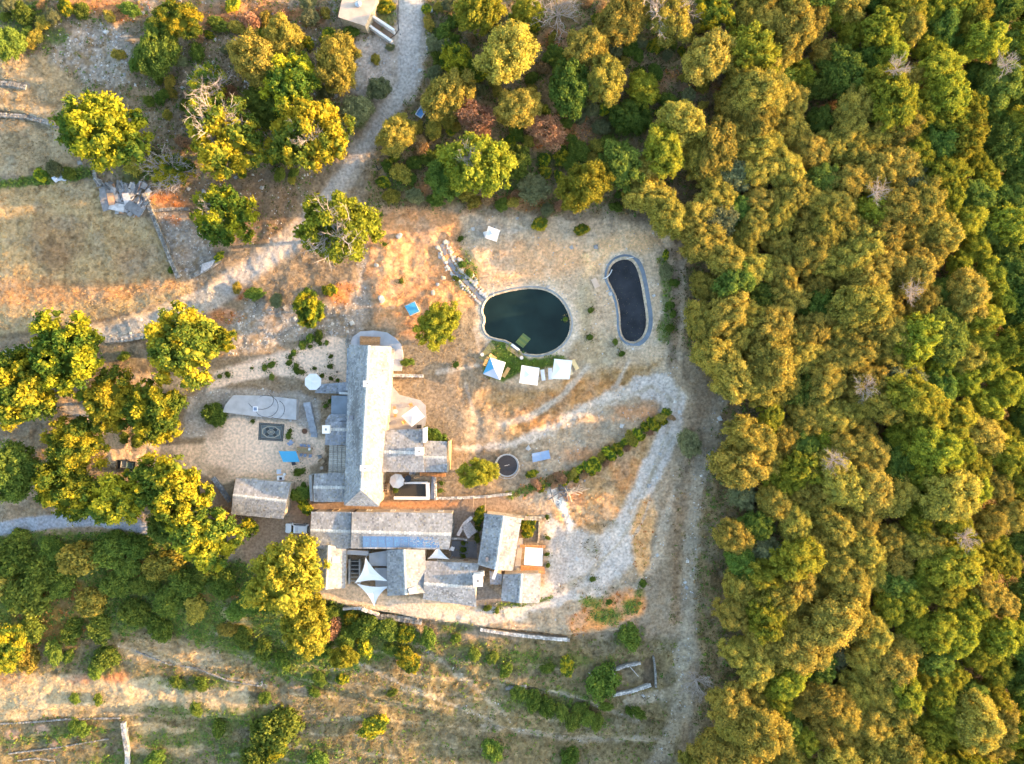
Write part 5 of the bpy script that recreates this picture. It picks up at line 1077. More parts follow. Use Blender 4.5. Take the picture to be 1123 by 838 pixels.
# steps of the pond and decks
t = thing('pond_steps', 'green submerged steps with a white edge board at the lower bank of the large pond', 'steps', G(571, 378)); zt = float(ground_z(*G(578, 352).xy))-.42
for i in range(5):
    c = Vector((570.2+i*1.75, 377.6-i*2.0, 0)); m2 = MB(); q = P(c.x, c.y, zt+.06-.035*i); m2.cc = (.16+.0*i, .19, .05) if i % 2 else (.10, .15, .05)
    m2.box((q.x, q.y, zt-.05+.10-.018*i), (1.75, .44, .12), -.66); rel(m2.build('tread', M['plain'], t), t)
m2 = MB(); q = G(565.3, 381); m2.box((q.x, q.y, q.z+.12), (1.75, .42, .25), -.66); rel(m2.build('edge_board', M['white'], t), t)
def deck(pts, lb, colr, nm='wooden_deck', planks=True, z=.14, m_='wood', cat='deck', ang=None):
    Q = [G(*p) for p in pts]; zt = max(q.z for q in Q)+z; mb = MB(); mb.cc = colr
    if not planks: mb.prism([(q.x, q.y) for q in Q], zt-.5, zt); return tag(mb.build(nm, M[m_]), lb, cat)
    A, B, C_, D = [Vector((q.x, q.y, zt)) for q in Q]; n = max(3, int((D-A).length/.22))
    for i in range(n):
        s0, s1 = i/n, (i+.9)/n; g = rnd.uniform(.8, 1.15); p = [A.lerp(D, s0), B.lerp(C_, s0), B.lerp(C_, s1), A.lerp(D, s1)]; cc = tuple(c*g for c in colr)
        mb.prism([(k.x, k.y) for k in p], zt-.05, zt, cc)
    for s in (.1, .5, .9): 
        a, b = A.lerp(B, s), D.lerp(C_, s); mb.box((a+b)/2-Vector((0, 0, .25)), ((b-a).length, .1, .38), math.atan2((b-a).y, (b-a).x), colr)
    return tag(mb.build(nm, M[m_]), lb, cat)
deck([(525, 392), (533, 398), (544, 381), (539, 374)], 'weathered green grey deck left of the blue and white canopy', (.75, .95, .62))
deck([(555, 377), (553, 381), (571, 394), (574, 389)], 'weathered grey green deck along the lower pond bank', (.75, .85, .70))
deck([(395.8, 378.3), (417.6, 378.5), (418.3, 369.8), (395.8, 369)], 'brown timber deck at the north gable of the long house', (1.25, .95, .65), z=.9)
deck([(571, 620), (597, 621), (597.5, 629), (571, 628)], 'orange brown deck below the white flat canopy', (1.7, 1.1, .7), z=.35)
deck([(570.5, 597), (598, 598), (598, 600.5), (570.5, 600)], 'narrow orange brown deck strip above the white flat canopy', (1.7, 1.1, .7), z=.35)
deck([(563.5, 627), (569, 590), (574, 590), (570, 627.5)], 'paved passage beside the bright slope of the tilted house', (1.05, .98, .92), 'paved_passage', False, .1, 'concrete', 'passage')

# ---------------------------------------------------------------- canopies, parasols and sails
def parasol(u, v, rpx, n, z, lb, colr=(1, 1, 1), rot=0, sq=None, poles=False, cat='parasol', nm='parasol', rise=.45, dzc=0):
    p = P(u, v, 0); 
    p = G(u, v, z); gz = float(ground_z(p.x, p.y))+dzc; t = thing(nm, lb, cat, (p.x, p.y, gz), 0)
    R_ = rpx*K*(H-z); mb = MB(); ap = Vector((0, 0, z+rise))
    if sq: cs = [P(*q, gz+z)-Vector((p.x, p.y, gz)) for q in sq]
    else: cs = [Vector((math.cos(rot+i*2*math.pi/n)*R_, math.sin(rot+i*2*math.pi/n)*R_, z)) for i in range(n)]
    N = len(cs)
    for i in range(N):
        a, b = cs[i], cs[(i+1) % N]; m = (a+b)/2+Vector((0, 0, -.04)); c = colr[i % len(colr)] if isinstance(colr[0], tuple) else colr
        g = 4; 
        for k in range(g):
            s0, s1 = k/g, (k+1)/g; sag = lambda s: Vector((0, 0, -.06*math.sin(math.pi*s)))
            for (x, y) in ((a, m), (m, b)):
                mb.face([ap.lerp(x, s0)+sag(s0), ap.lerp(x, s1)+sag(s1), ap.lerp(y, s1)+sag(s1), ap.lerp(y, s0)+sag(s0)] if k else [ap, ap.lerp(x, s1)+sag(s1), ap.lerp(y, s1)+sag(s1)], c)
        mb.face([a, b, b-Vector((0, 0, .14)), a-Vector((0, 0, .14))], c)
    mb.build('canopy', M['fabric'], t)
    m2 = MB(); m2.cc = (.8, .8, .8)
    if poles:
        for c in cs: m3 = MB(); m3.tube(c*.96+Vector((0, 0, -.02-c.z*.96*0)), (c.x*.96, c.y*.96, -.1), .045, .045, 6); m3.build('pole', M['metal'], t)
    else:
        m2.tube((0, 0, 0), (0, 0, z+rise-.02), .035, .03, 8); m2.build('pole', M['metal'], t); m3 = MB(); m3.tube((0, 0, 0), (0, 0, .12), .35, .3, 14); m3.build('base', M['dark'], t)
        m4 = MB()
        for c in cs: m4.tube(ap-Vector((0, 0, .12)), c+Vector((0, 0, -.05)), .014, .014, 4)
        m4.build('ribs', M['metal'], t)
    return t
parasol(343.2, 418.8, 9.6, 8, 2.6, 'white octagonal parasol at the left end of the slab roofed passage', rot=.39)
parasol(435.3, 527.6, 8.3, 8, 2.3, 'pale grey octagonal parasol over the left end of the walled planter', (.62, .66, .72), rot=.2)
SQ = dict(nm='square_canopy', cat='canopy', n=4)
parasol(453, 456.7, 9, 4, 2.5, 'white square canopy set diagonally on the paved terrace east of the long house', (1, .99, .96), sq=[(455.9, 445.1), (440, 456.5), (451.4, 468.3), (465.6, 457)], nm='square_canopy', cat='canopy')
B_L = (.12, .48, .78)
parasol(542, 404, 9, 4, 2.3, 'square canopy half blue and half white beside the pond decks', ((B_L), (.55, .62, .78), (1, 1, 1), (1, 1, 1)), sq=[(537.5, 392), (529.6, 410.2), (548.5, 417), (554.5, 397.5)], nm='square_canopy', cat='canopy', rise=.8)
parasol(581, 411, 9, 4, 2.3, 'plain white square canopy, middle of the three below the pond', (1, 1, 1), sq=[(572, 400.5), (569.5, 420), (589.3, 422.8), (591.8, 403.6)], nm='square_canopy', cat='canopy', poles=True, rise=.3)
parasol(614.5, 404.5, 9, 4, 2.3, 'largest white square canopy at the right end below the pond', (1, 1, 1), sq=[(608, 393.5), (605, 415.5), (624.5, 416), (627.5, 395.5)], nm='square_canopy', cat='canopy', poles=True, rise=.3)
parasol(585, 611, 9, 4, 2.5, 'white flat square canopy over the deck right of the tilted house', (1, 1, 1), sq=[(576, 600.3), (574.7, 619.5), (594.7, 621), (595.5, 601.6)], nm='square_canopy', cat='canopy', poles=True, rise=.12)
parasol(540, 256.5, 7, 4, 2.0, 'small white folding shelter above the pond garden', (1, 1, 1), sq=[(535.5, 248), (532.3, 261), (544.5, 265), (548.5, 252.5)], nm='folding_shelter', cat='shelter', poles=True, rise=.25)
m2 = MB(); q = G(533.5, 258); m2.box((q.x, q.y, q.z+.5), (.9, 1.0, 1.0), .3); tag(m2.build('white_box', M['white']), 'white box under the left edge of the folding shelter', 'box')
def loungers(lst):
    for (u, v, rz, lb, c, L, W_) in lst:
        q = G(u, v, .35); gz = float(ground_z(q.x, q.y)); t = thing('sun_lounger', lb, 'sun lounger', (q.x, q.y, gz), rz)
        mb = MB(); mb.cc = c; mb.box((0, -.25*L/2, .34), (W_, L*.72, .10)); mb.build('mattress', M['plain'], t)
        mb = MB(); mb.cc = c; mb.box((0, L*.36, .46), (W_, L*.30, .09), 0, None, Matrix.Rotation(.5, 3, 'X')); mb.build('backrest', M['plain'], t)
        for sx in (-1, 1):
            for sy in (-1, 1): mb = MB(); mb.cc = (.5, .35, .2); mb.box((sx*W_*.42, sy*L*.4, .14), (.06, .06, .30)); mb.build('leg', M['plain'], t)
loungers([(595.5, 411.5, .14, 'white sun lounger between the two plain white canopies', (.85, .85, .85), 2.0, .7), (603.5, 410, .05, 'white sun lounger tucked under the left side of the largest canopy', (.8, .8, .8), 2.1, .75),
          (630.5, 400, .5, 'yellow wooden sun lounger right of the largest canopy', (.85, .62, .30), 2.0, .75), (626, 408, .4, 'low wooden seat at the lower right corner of the largest canopy', (.8, .6, .35), 1.1, .6),
          (555, 408.5, -.55, 'orange wooden sun lounger right of the half blue canopy', (.75, .42, .15), 2.0, .65), (533, 396.5, -.45, 'orange wooden sun lounger left of the half blue canopy', (.75, .42, .15), 1.7, .55), (540.5, 391.5, 1.0, 'orange wooden seat above the half blue canopy', (.75, .42, .15), 1.4, .6)])
for u, v, lb in ((529, 389, 'wicker stool at the left end of the pond decks'), (572, 392.5, 'round pale stone table at the corner of the pond bank')):
    q = G(u, v); t = thing('stool', lb, 'stool', q); mb = MB(); mb.cc = (.62, .5, .4); mb.tube((0, 0, 0), (0, 0, .4), .28, .22, 12); mb.build('body', M['plain'], t); mb = MB(); mb.cc = (.72, .62, .52); mb.tube((0, 0, .41), (0, 0, .48), .34, .34, 14); mb.build('seat', M['plain'], t)
def sail(corners, zs, lb, colr=(1, 1, 1), concave=.16, nm='shade_sail', posts=True):
    Q = [P(*c, z) for c, z in zip(corners, zs)]; ce = sum(Q, Vector())/3; t = thing(nm, lb, 'shade sail', (ce.x, ce.y, float(ground_z(ce.x, ce.y)))); mb = MB(); mb.cc = colr
    n = 10; edge = []
    for i in range(3):
        a, b = Q[i], Q[(i+1) % 3]; nn = (ce-(a+b)/2)
        for k in range(n): s = k/n; edge.append(a.lerp(b, s)+nn*concave*2*math.sin(math.pi*s)*.9)
    c0 = ce+Vector((0, 0, -.15)); rings = 5
    for i in range(len(edge)):
        a, b = edge[i], edge[(i+1) % len(edge)]
        for k in range(rings):
            s0, s1 = k/rings, (k+1)/rings
            f = [c0.lerp(a, s0), c0.lerp(a, s1), c0.lerp(b, s1), c0.lerp(b, s0)] if k else [c0, c0.lerp(a, s1), c0.lerp(b, s1)]; mb.face(f)
    rel(mb.build('cloth', M['fabric'], t, True), t)
    if posts:
        for q in Q:
            d = Vector((q.x-ce.x, q.y-ce.y, 0)).normalized()*.25; m2 = MB(); m2.tube((q.x+d.x, q.y+d.y, float(ground_z(q.x, q.y))-.3), (q.x, q.y, q.z+.05), .05, .04, 6); rel(m2.build('post', M['metal'], t), t)
sail([(401, 611.5), (389, 639.5), (425.5, 637.5)], (4.8, 3.6, 4.2), 'upper white shade sail of the overlapping pair in the court', concave=.13)
sail([(390.5, 639.8), (410.5, 665), (426, 643)], (3.2, 3.0, 3.6), 'lower white shade sail of the overlapping pair, pointing down to the retaining wall', (.93, .95, 1.0), concave=.14)
sail([(480, 599), (468.5, 613), (493, 613.5)], (3.9, 3.2, 3.2), 'small white shade sail between the solar panel house and the broad house', concave=.10)
# blue fabric over the yard and table
t = thing('blue_awning', 'light blue slanting awning beside the long dining table in the yard', 'awning', G(317, 500.5, 1.9)); cs = [P(305.5, 494.8, 2.0), P(324.4, 494.8, 2.0), P(328.6, 506.6, 1.8), P(310.6, 506.8, 1.8)]
mb = MB(); mb.cc = (.10, .46, .76); mb.face(list(reversed(cs))); 
for i in range(4): mb.face([cs[i], cs[(i+1) % 4], cs[(i+1) % 4]-Vector((0, 0, .08)), cs[i]-Vector((0, 0, .08))])
rel(mb.build('cloth', M['fabric'], t), t)
for c in cs: m2 = MB(); m2.tube(c, (c.x, c.y, -.2), .03, .03, 6); rel(m2.build('pole', M['metal'], t), t)
def table(u, v, L, W_, rz, lb, colr, z=.74, rnd_=False, nm='table', cat='table'):
    q = G(u, v, z); gz = float(ground_z(q.x, q.y)); t = thing(nm, lb, cat, (q.x, q.y, gz), rz); mb = MB(); mb.cc = colr
    if rnd_: mb.tube((0, 0, z-.04), (0, 0, z), L/2, L/2, 18); mb.build('table_top', M['plain'], t); m2 = MB(); m2.cc = (.3, .3, .3); m2.tube((0, 0, 0), (0, 0, z-.04), .05, .05, 8); m2.tube((0, 0, 0), (0, 0, .04), .25, .2, 10); m2.build('foot', M['plain'], t)
    else:
        for i in range(4): mb.box((0, -W_/2+W_*(i+.5)/4, z-.02), (L, W_/4*.93, .05), 0, tuple(c*rnd.uniform(.85, 1.1) for c in colr))
        mb.build('table_top', M['plain'], t)
        for sx in (-1, 1):
            for sy in (-1, 1): m2 = MB(); m2.cc = colr; m2.box((sx*L*.45, sy*W_*.42, z/2-.03), (.08, .08, z-.04)); m2.build('leg', M['plain'], t)
    return t
def chair(u, v, rz, lb, colr=(.30, .36, .48), grp=None, s=1.0):
    q = G(u, v, .45); gz = float(ground_z(q.x, q.y)); t = thing('chair', lb, 'chair', (q.x, q.y, gz), rz, grp); t.scale = (s, s, s)
    mb = MB(); mb.cc = colr; mb.box((0, 0, .45), (.48, .46, .05)); mb.build('seat', M['plain'], t)
    mb = MB(); mb.cc = colr; mb.box((0, .23, .72), (.46, .05, .48), 0, None, Matrix.Rotation(-.15, 3, 'X')); mb.build('backrest', M['plain'], t)
    for sx in (-1, 1):
        for sy in (-1, 1): mb = MB(); mb.cc = tuple(c*.7 for c in colr); mb.box((sx*.2, sy*.19, .21), (.05, .05, .44)); mb.build('leg', M['plain'], t)
table(333.8, 494, 2.75, 1.05, -.09, 'long brown dining table right of the blue awning', (.36, .24, .14))
for i, (u, v, w_) in enumerate(((330.5, 488.3, 'left chair on the far side of'), (334.3, 488.7, 'middle chair on the far side of'), (338.8, 489, 'right chair on the far side of'), (330.3, 498.7, 'left chair on the near side of'), (334.6, 499.2, 'middle chair on the near side of'), (340.3, 499.8, 'right chair on the near side of'))):
    chair(u, v, 0 if i < 3 else math.pi, 'blue grey %s the long dining table' % w_, grp='chairs at the long dining table')
q = P(339.3, 492.6, .8); t = thing('serving_bowl', 'white bowl on the right end of the long dining table', 'bowl', (q.x, q.y, float(ground_z(q.x, q.y))+.76)); mb = MB(); mb.tube((0, 0, .0), (0, 0, .12), .12, .26, 14, caps=False); mb.disc((0, 0, .03), .15, 14); mb.build('bowl_body', M['white'], t)
chair(319.5, 485.3, 2.4, 'blue grey armchair alone above the blue awning', s=1.5)
chair(322.5, 508, 0.2, 'dark bench chair under the lower edge of the blue awning', (.06, .06, .07), s=1.5)
table(305.7, 517.2, .8, .8, .1, 'square pale blue side table above the shed', (.55, .62, .72)); table(311.8, 520.3, .5, .5, 0, 'small round white stool beside the square pale table', (.8, .8, .8), .45, True, 'round_stool', 'stool')
def sink(u, v, lb, w_=1.2, l=.8, c0=(.8, .8, .82)):
    q = G(u, v, .8); t = thing('grill_table', lb, 'grill', (q.x, q.y, float(ground_z(q.x, q.y)))); mb = MB(); mb.cc = c0; mb.box((0, 0, .4), (w_, l, .8)); mb.build('cabinet', M['plain'], t)
    mb = MB(); mb.cc = (.04, .04, .05); mb.box((.1, -.05, .83), (w_*.4, l*.55, .05)); mb.build('grill_plate', M['plain'], t)
sink(307.3, 524.5, 'white grill table with a black plate against the shed'); sink(459.5, 467.8, 'black barbecue at the lower right corner of the tilted canopy', .8, .6, (.05, .05, .05))
chair(353.5, 506, .8, 'cane armchair left of the plank pergola, beside the wall', (.5, .36, .22), s=1.7); table(352.6, 513.3, .6, .6, 0, 'small round table below the cane armchair', (.5, .42, .35), .5, True); chair(351, 501, .3, 'grey armchair above the cane armchair', (.3, .3, .3), s=1.3)
table(433.6, 451.5, .85, .85, 0, 'round grey table against the sunlit house wall', (.6, .6, .62), .74, True); chair(432.6, 447.2, 0, 'wooden chair above the round grey table', (.45, .28, .14)); chair(433.6, 455.6, math.pi, 'wooden chair below the round grey table', (.55, .30, .12)); chair(443.5, 462.5, 2.2, 'wooden chair at the left corner of the tilted canopy', (.55, .30, .12), s=1.3); chair(451, 444.2, .4, 'wooden chair at the top corner of the tilted canopy', (.5, .28, .12), s=1.3)
chair(496.2, 601.5, 1.2, 'white chair in the enclosed court above the broad house', (.8, .8, .8), s=1.5)
for u, v, rr2, h, c, lb in ((447.4, 525, .62, .9, (.10, .13, .18), 'dark round water barrel right of the pale grey parasol'), (454, 518.8, .3, .5, (.4, .4, .42), 'grey plant pot under the eave of the east wing'), (450.5, 519.3, .3, .45, (.8, .8, .82), 'white plant pot under the eave of the east wing'), (236.6, 452.7, .75, .6, (.35, .34, .34), 'round stone pot in the green bush left of the flat terrace'), (486, 479, .3, .4, (.55, .22, .10), 'terracotta pot right of the dark bush by the wing'), (569, 624.5, .35, .4, (.8, .75, .65), 'round pale pot on the orange brown deck'), (334, 473, .5, .4, (.30, .15, .08), 'brown tub beside the stone steps'), (369.5, 408, .2, .3, (.4, .3, .2), 'small clay pot on the sandy strip')):
    q = G(u, v, h); t = thing('round_pot', lb, 'pot', (q.x, q.y, float(ground_z(q.x, q.y)))); mb = MB(); mb.cc = c; mb.tube((0, 0, 0), (0, 0, h), rr2*.8, rr2, 16, caps=False); mb.face([Vector((math.cos(-i*.3927)*rr2*.8, math.sin(-i*.3927)*rr2*.8, .02)) for i in range(16)]); mb.build('pot_body', M['plain'], t)
    mb = MB(); mb.cc = tuple(x*.45 for x in c); mb.disc((0, 0, h*.88), rr2*.93, 16); mb.build('fill', M['plain'], t)
# patterned courtyard rug
t = thing('patterned_rug', 'dark bordered rug with an octagonal pattern lying in the sandy yard', 'rug', G(297.5, 473.8)); cs = [G(284.5, 463.3), G(312, 465.4), G(310.3, 484.2), G(283.2, 482.3)]; zt = max(c.z for c in cs)+.05; A, B, C_, D = [Vector((c.x, c.y, zt)) for c in (cs[3], cs[2], cs[1], cs[0])]
def rq(s, t_): return A.lerp(B, s).lerp(D.lerp(C_, s), t_)
def rugpoly(mb, pts, lv, c): mb.face([rq(*p)+Vector((0, 0, .004*lv)) for p in pts], c)
def rr(m): return [(m, m*1.35), (1-m, m*1.35), (1-m, 1-m*1.35), (m, 1-m*1.35)]
def octo(f, cx=.5, cy=.5, ax=.5, ay=.5, n=8, o=.3927): return [(cx+ax*f*math.cos(o+i*2*math.pi/n), cy+ay*f*math.sin(o+i*2*math.pi/n)) for i in range(n)]
dk, cr, gy, bl = (.045, .05, .05), (.40, .36, .27), (.22, .23, .22), (.09, .12, .13); mb = MB()
bot = [rq(*p)-Vector((0, 0, .12)) for p in rr(0)]; top = [rq(*p) for p in rr(0)]; mb.mesh(bot+top, [(0, 1, 5, 4), (1, 2, 6, 5), (2, 3, 7, 6), (3, 0, 4, 7)], dk)
for lv, (pts, c) in enumerate(((rr(0), dk), (rr(.035), gy), (rr(.055), dk), (rr(.095), (.30, .29, .25)), (rr(.11), bl), (rr(.15), (.13, .15, .15)), (octo(.78, ax=.5, ay=.46), cr), (octo(.68, ax=.5, ay=.46), bl), (octo(.62, ax=.5, ay=.46), gy))): rugpoly(mb, pts, lv, c)
for i in range(8):
    a = i*math.pi/4; rugpoly(mb, octo(.085, .5+.215*math.cos(a), .5+.20*math.sin(a), 1, 1.2), 9, dk if i % 2 else bl)
rugpoly(mb, octo(.30), 10, cr); rugpoly(mb, octo(.24), 11, bl); rugpoly(mb, octo(.14, o=0), 12, cr); rugpoly(mb, octo(.06), 13, dk)
for k in range(14):
    for e in (.022, .978): rugpoly(mb, octo(.012, .07+.86*k/13, e, 1, 1.2, 4), 9, cr)
rel(mb.build('woven_field', M['plain'], t), t)
# plank pergola, angled court gate, bits
t = thing('plank_pergola', 'weathered plank pergola on the west side of the long house', 'pergola', G(370, 504, 2.8)); a, b, c, d = P(361.3, 488.2, 2.9), P(378.8, 489, 3.5), P(378.5, 520.3, 3.5), P(360, 519.2, 2.9)
for i in range(15):
    s0, s1 = i/15, (i+.86)/15; m2 = MB(); g = rnd.uniform(.85, 1.25); q = [a.lerp(d, s0), b.lerp(c, s0), b.lerp(c, s1), a.lerp(d, s1)]; m2.face([k for k in reversed(q)], (g, g*.97, g*.9)); m2.face([k-Vector((0, 0, .05)) for k in q]); 
    for k in range(4): m2.face([q[(k+1) % 4], q[k], q[k]-Vector((0, 0, .05)), q[(k+1) % 4]-Vector((0, 0, .05))])
    rel(m2.build('plank', M['greywood'], t), t)
for s in (.25, .5, .75): m2 = MB(); e, f = a.lerp(b, s)+Vector((0, 0, .06)), d.lerp(c, s)+Vector((0, 0, .06)); m2.tube(e, f, .05, .05, 6); rel(m2.build('batten', M['greywood'], t), t)
for q in (a, b, c, d): m2 = MB(); m2.tube((q.x, q.y, -.2), q, .08, .07, 8); rel(m2.build('post', M['greywood'], t), t)
t = thing('angled_shelter', 'grey slatted shelter standing askew in the enclosed court', 'shelter', G(513, 582)); q4 = [P(507, 576.5, 2.3), P(515.9, 572.6, 2.0), P(523.2, 583, 1.9), P(515, 589.4, 2.2)]
for i in range(9):
    m2 = MB(); s0, s1 = i/9, (i+.8)/9; q = [q4[0].lerp(q4[3], s0), q4[1].lerp(q4[2], s0), q4[1].lerp(q4[2], s1), q4[0].lerp(q4[3], s1)]; m2.face(list(reversed(q)), (.9, .9, .95)); m2.face([k-Vector((0, 0, .05)) for k in q]); rel(m2.build('slat', M['greywood'], t), t)
for q in q4: m2 = MB(); m2.tube((q.x, q.y, -.2), q, .06, .06, 6); rel(m2.build('post', M['greywood'], t), t)
for p0, p1 in (((517.5, 567), (508.5, 575)), ((508.5, 575), (502, 587.5)), ((508, 577), (514.5, 590))):
    m2 = MB(); e, f = P(*p0, 1.9), P(*p1, 2.1); dd_ = f-e; m2.box((e+f)/2, (dd_.length, .55, .14), math.atan2(dd_.y, dd_.x), (1.2, 1.22, 1.3)); rel(m2.build('beam', M['greywood'], t), t)
deck([(496, 593), (523, 594), (523, 612), (495, 610)], 'dark paved floor of the enclosed court', (.35, .36, .38), 'court_floor', False, .05, 'concrete', 'floor')
for u0, v0, v1, lb in ((519.3, 545, 561, 'left thin timber pole lying across the lane wall'), (532.3, 543.5, 563, 'right thin timber pole lying across the lane wall')):
    mb = MB(); e, f = G(u0, v0)+Vector((0, 0, .8)), G(u0, v1)+Vector((0, 0, 1.3)); mb.tube(e, f, .06, .05, 6); tag(mb.build('timber_pole', M['wood']), lb, 'pole')
t = thing('trellis_gate', 'brown trellis left of the pale grey parasol', 'trellis', G(425, 534))
for i in range(4): m2 = MB(); q = G(423, 530+i*2.6); m2.box((q.x+.3, q.y, 1.9), (1.3, .1, .12), 0); rel(m2.build('slat', M['wood'], t), t)
for u in (421.8, 427): m2 = MB(); q = G(u, 534); m2.box((q.x, q.y, .9), (.12, 1.6, 2.0)); rel(m2.build('post', M['wood'], t), t)
for i in range(22):
    mb = MB(); q = G(461.5+i*1.27, 519.6+.05*i); g = rnd.uniform(.8, 1.4); mb.tube((q.x, q.y-.3, .55), (q.x, q.y+.3, .55), .10, .10, 8, (1.3*g, .85*g, .5*g)); mb.box((q.x, q.y, .22), (.16, .5, .42), 0, (1.0*g, .7*g, .42*g))
    tag(mb.build('firewood_log', M['wood']), 'split log in the row stacked under the eave of the east wing', 'log', 'firewood under the east wing eave')
# ---------------------------------------------------------------- trampoline, panel, mat, boards
q = G(556, 510.5, .8); t = thing('trampoline', 'round black trampoline with a pale pad and safety ring beside the young tree', 'trampoline', (q.x, q.y, float(ground_z(q.x, q.y)))); R_ = 2.05
mb = MB(); mb.cc = (.9, .9, 1); mb.disc((0, 0, .78), 1.86, 40); mb.build('mat', M['dark'], t)
mb = MB(); mb.cc = (.20, .24, .28)
for i in range(36):
    a0, a1 = i*math.pi/18, (i+1)*math.pi/18; v4 = [Vector((math.cos(a)*r_, math.sin(a)*r_, z_)) for a, r_, z_ in ((a0, 1.84, .82), (a0, 2.08, .84), (a1, 2.08, .84), (a1, 1.84, .82))]; mb.face(v4); mb.face([v4[1], v4[1]-Vector((0, 0, .1)), v4[2]-Vector((0, 0, .1)), v4[2]])
mb.build('padding', M['plain'], t)
mb = MB()
for i in range(36): a0, a1 = i*math.pi/18, (i+1)*math.pi/18; mb.tube((math.cos(a0)*2.2, math.sin(a0)*2.2, 2.3), (math.cos(a1)*2.2, math.sin(a1)*2.2, 2.3), .03, .03, 5, (1.4, 1.4, 1.4), False)
mb.build('net_ring', M['metal'], t)
for i in range(6): m2 = MB(); a = i*math.pi/3+.3; m2.tube((math.cos(a)*2.2, math.sin(a)*2.2, 0), (math.cos(a)*2.2, math.sin(a)*2.2, 2.35), .035, .035, 6, (1.3, 1.3, 1.3)); m2.build('net_pole', M['metal'], t)
mb = MB(); mb.cc = (.6, .6, .62)                                  # small pale wordless squiggle printed on the mat
wv = [(-.42, -.12), (-.30, .02), (-.18, -.06), (-.04, .04), (.08, -.02), (.22, .10), (.42, .12)]
for i in range(len(wv)-1): mb.tube((*wv[i], .787), (*wv[i+1], .787), .035, .03, 5)
mb.build('printed_mark', M['plain'], t)
t = thing('ground_solar_panel', 'blue solar panel on a low frame standing on the ground by the trampoline', 'solar panel', G(593.6, 500)); c4 = [P(584.3, 507, .55), P(603.7, 502.8, .55), P(601.8, 493.6, 1.1), P(583.2, 497.3, 1.1)]; gz = float(ground_z(*G(593, 500).xy)); c4 = [c+Vector((0, 0, gz)) for c in c4]
for s0, s1 in ((0, .495), (.505, 1)):
    m2 = MB(); q = [c4[0].lerp(c4[1], s0), c4[0].lerp(c4[1], s1), c4[3].lerp(c4[2], s1), c4[3].lerp(c4[2], s0)]; m2.face(q, (.22, .32, .48)); m2.face([k-Vector((0, 0, .05)) for k in reversed(q)], (.6, .6, .6))
    for k in range(4): m2.face([q[k]-Vector((0, 0, .05)), q[(k+1) % 4]-Vector((0, 0, .05)), q[(k+1) % 4], q[k]], (.65, .68, .7))
    rel(m2.build('cell_panel', M['solar'], t), t)
for c in c4: m2 = MB(); m2.tube((c.x, c.y, gz-.2), c, .04, .04, 6); rel(m2.build('leg', M['metal'], t), t)
t = thing('blue_cover', 'bright blue square cover with a white hem beside the feathery yellow tree', 'cover', G(452.3, 339)); cs = [G(443.9, 336), G(450.2, 346.7), G(460.8, 342), G(455.2, 330.7)]; zt = max(c.z for c in cs)+.35
mb = MB(); cc = [Vector((c.x, c.y, zt)) for c in cs]; ce = sum(cc, Vector())/4; mb.cc = (.09, .46, .78); mb.face([ce+(c-ce)*.93+Vector((0, 0, .03)) for c in cc]); rel(mb.build('blue_top', M['fabric'], t), t)
mb = MB(); mb.cc = (.8, .8, .85); mb.prism([(c.x, c.y) for c in cc], zt-.6, zt); rel(mb.build('hem', M['fabric'], t), t)
def board(u, v, L, W_, rz, lb, c, z=.12, nm='board', cat='board', tilt=None):
    q = G(u, v); mb = MB(); mb.cc = c; mb.box((q.x, q.y, q.z+z), (L, W_, .06), rz, None, tilt); mb.box((q.x, q.y, q.z+z-.08), (L*.9, .08, .1), rz); return tag(mb.build(nm, M['plain']), lb, cat)
board(652.8, 310.5, 1.0, 1.75, .45, 'pinkish wooden board on the left bank of the kidney pool', (.66, .48, .34))
# slate stack
rj = random.Random(17)
base_me = []
for k in range(4):
    mb = MB(); w0, l0 = rj.uniform(.5, 1.0), rj.uniform(1.0, 2.0); pts_ = [(-w0/2, -l0/2), (w0/2*.9, -l0/2*.95), (w0/2, l0/2*.9), (-w0/2*.85, l0/2)]; mb.prism(pts_, -.04, .04); base_me.append(mb)
cl = [(1.0, 1.0, 1.05), (.55, .57, .62), (1.35, 1.35, 1.4), (.75, .76, .8), (1.5, .85, .5)]
SL = [[b for b in ()] for _ in range(5)]
SLM = {}
for k in range(4):
    for ci, c in enumerate(cl):
        b = MB(); b.v = list(base_me[k].v); b.f = list(base_me[k].f); b.c = [c]*len(b.f); SLM[(k, ci)] = b.data('slate_slab', M['stone'])
def in_tri(u, v): return sdist([(107, 199), (128, 199), (160, 203), (163, 222), (152, 236), (140, 233), (124, 228), (112, 218)], np.array([u]), np.array([v]))[0] < 0
k = 0
while k < 95:
    u, v = rj.uniform(106, 164), rj.uniform(198, 238)
    if not in_tri(u, v): continue
    q = G(u, v, .4); ci = rj.choices(range(5), (5, 3, 2, 4, .5))[0]; lean_ = rj.uniform(.3, 1.1) if u > 140 or v < 207 else rj.uniform(0, .4)
    o = link('slate_slab', SLM[(rj.randrange(4), ci)]); o.location = (q.x, q.y, float(ground_z(q.x, q.y))+rj.uniform(.1, .6)); o.rotation_euler = (rj.uniform(-.15, .15), lean_*rj.choice((1, 1, -1)), -.5+rj.gauss(0, .35) if u > 138 else .3+rj.gauss(0, .3))
    nmz = {0: 'grey', 1: 'dark', 2: 'whitish', 3: 'mid grey', 4: 'rusty orange'}[ci]; tag(o, '%s stone slab in the %s of the slate stack' % (nmz, ('upper ' if v < 214 else 'lower ')+('left corner' if u < 122 else 'middle' if u < 140 else 'right corner')), 'slab', 'slate slabs stacked at the field corner'); k += 1
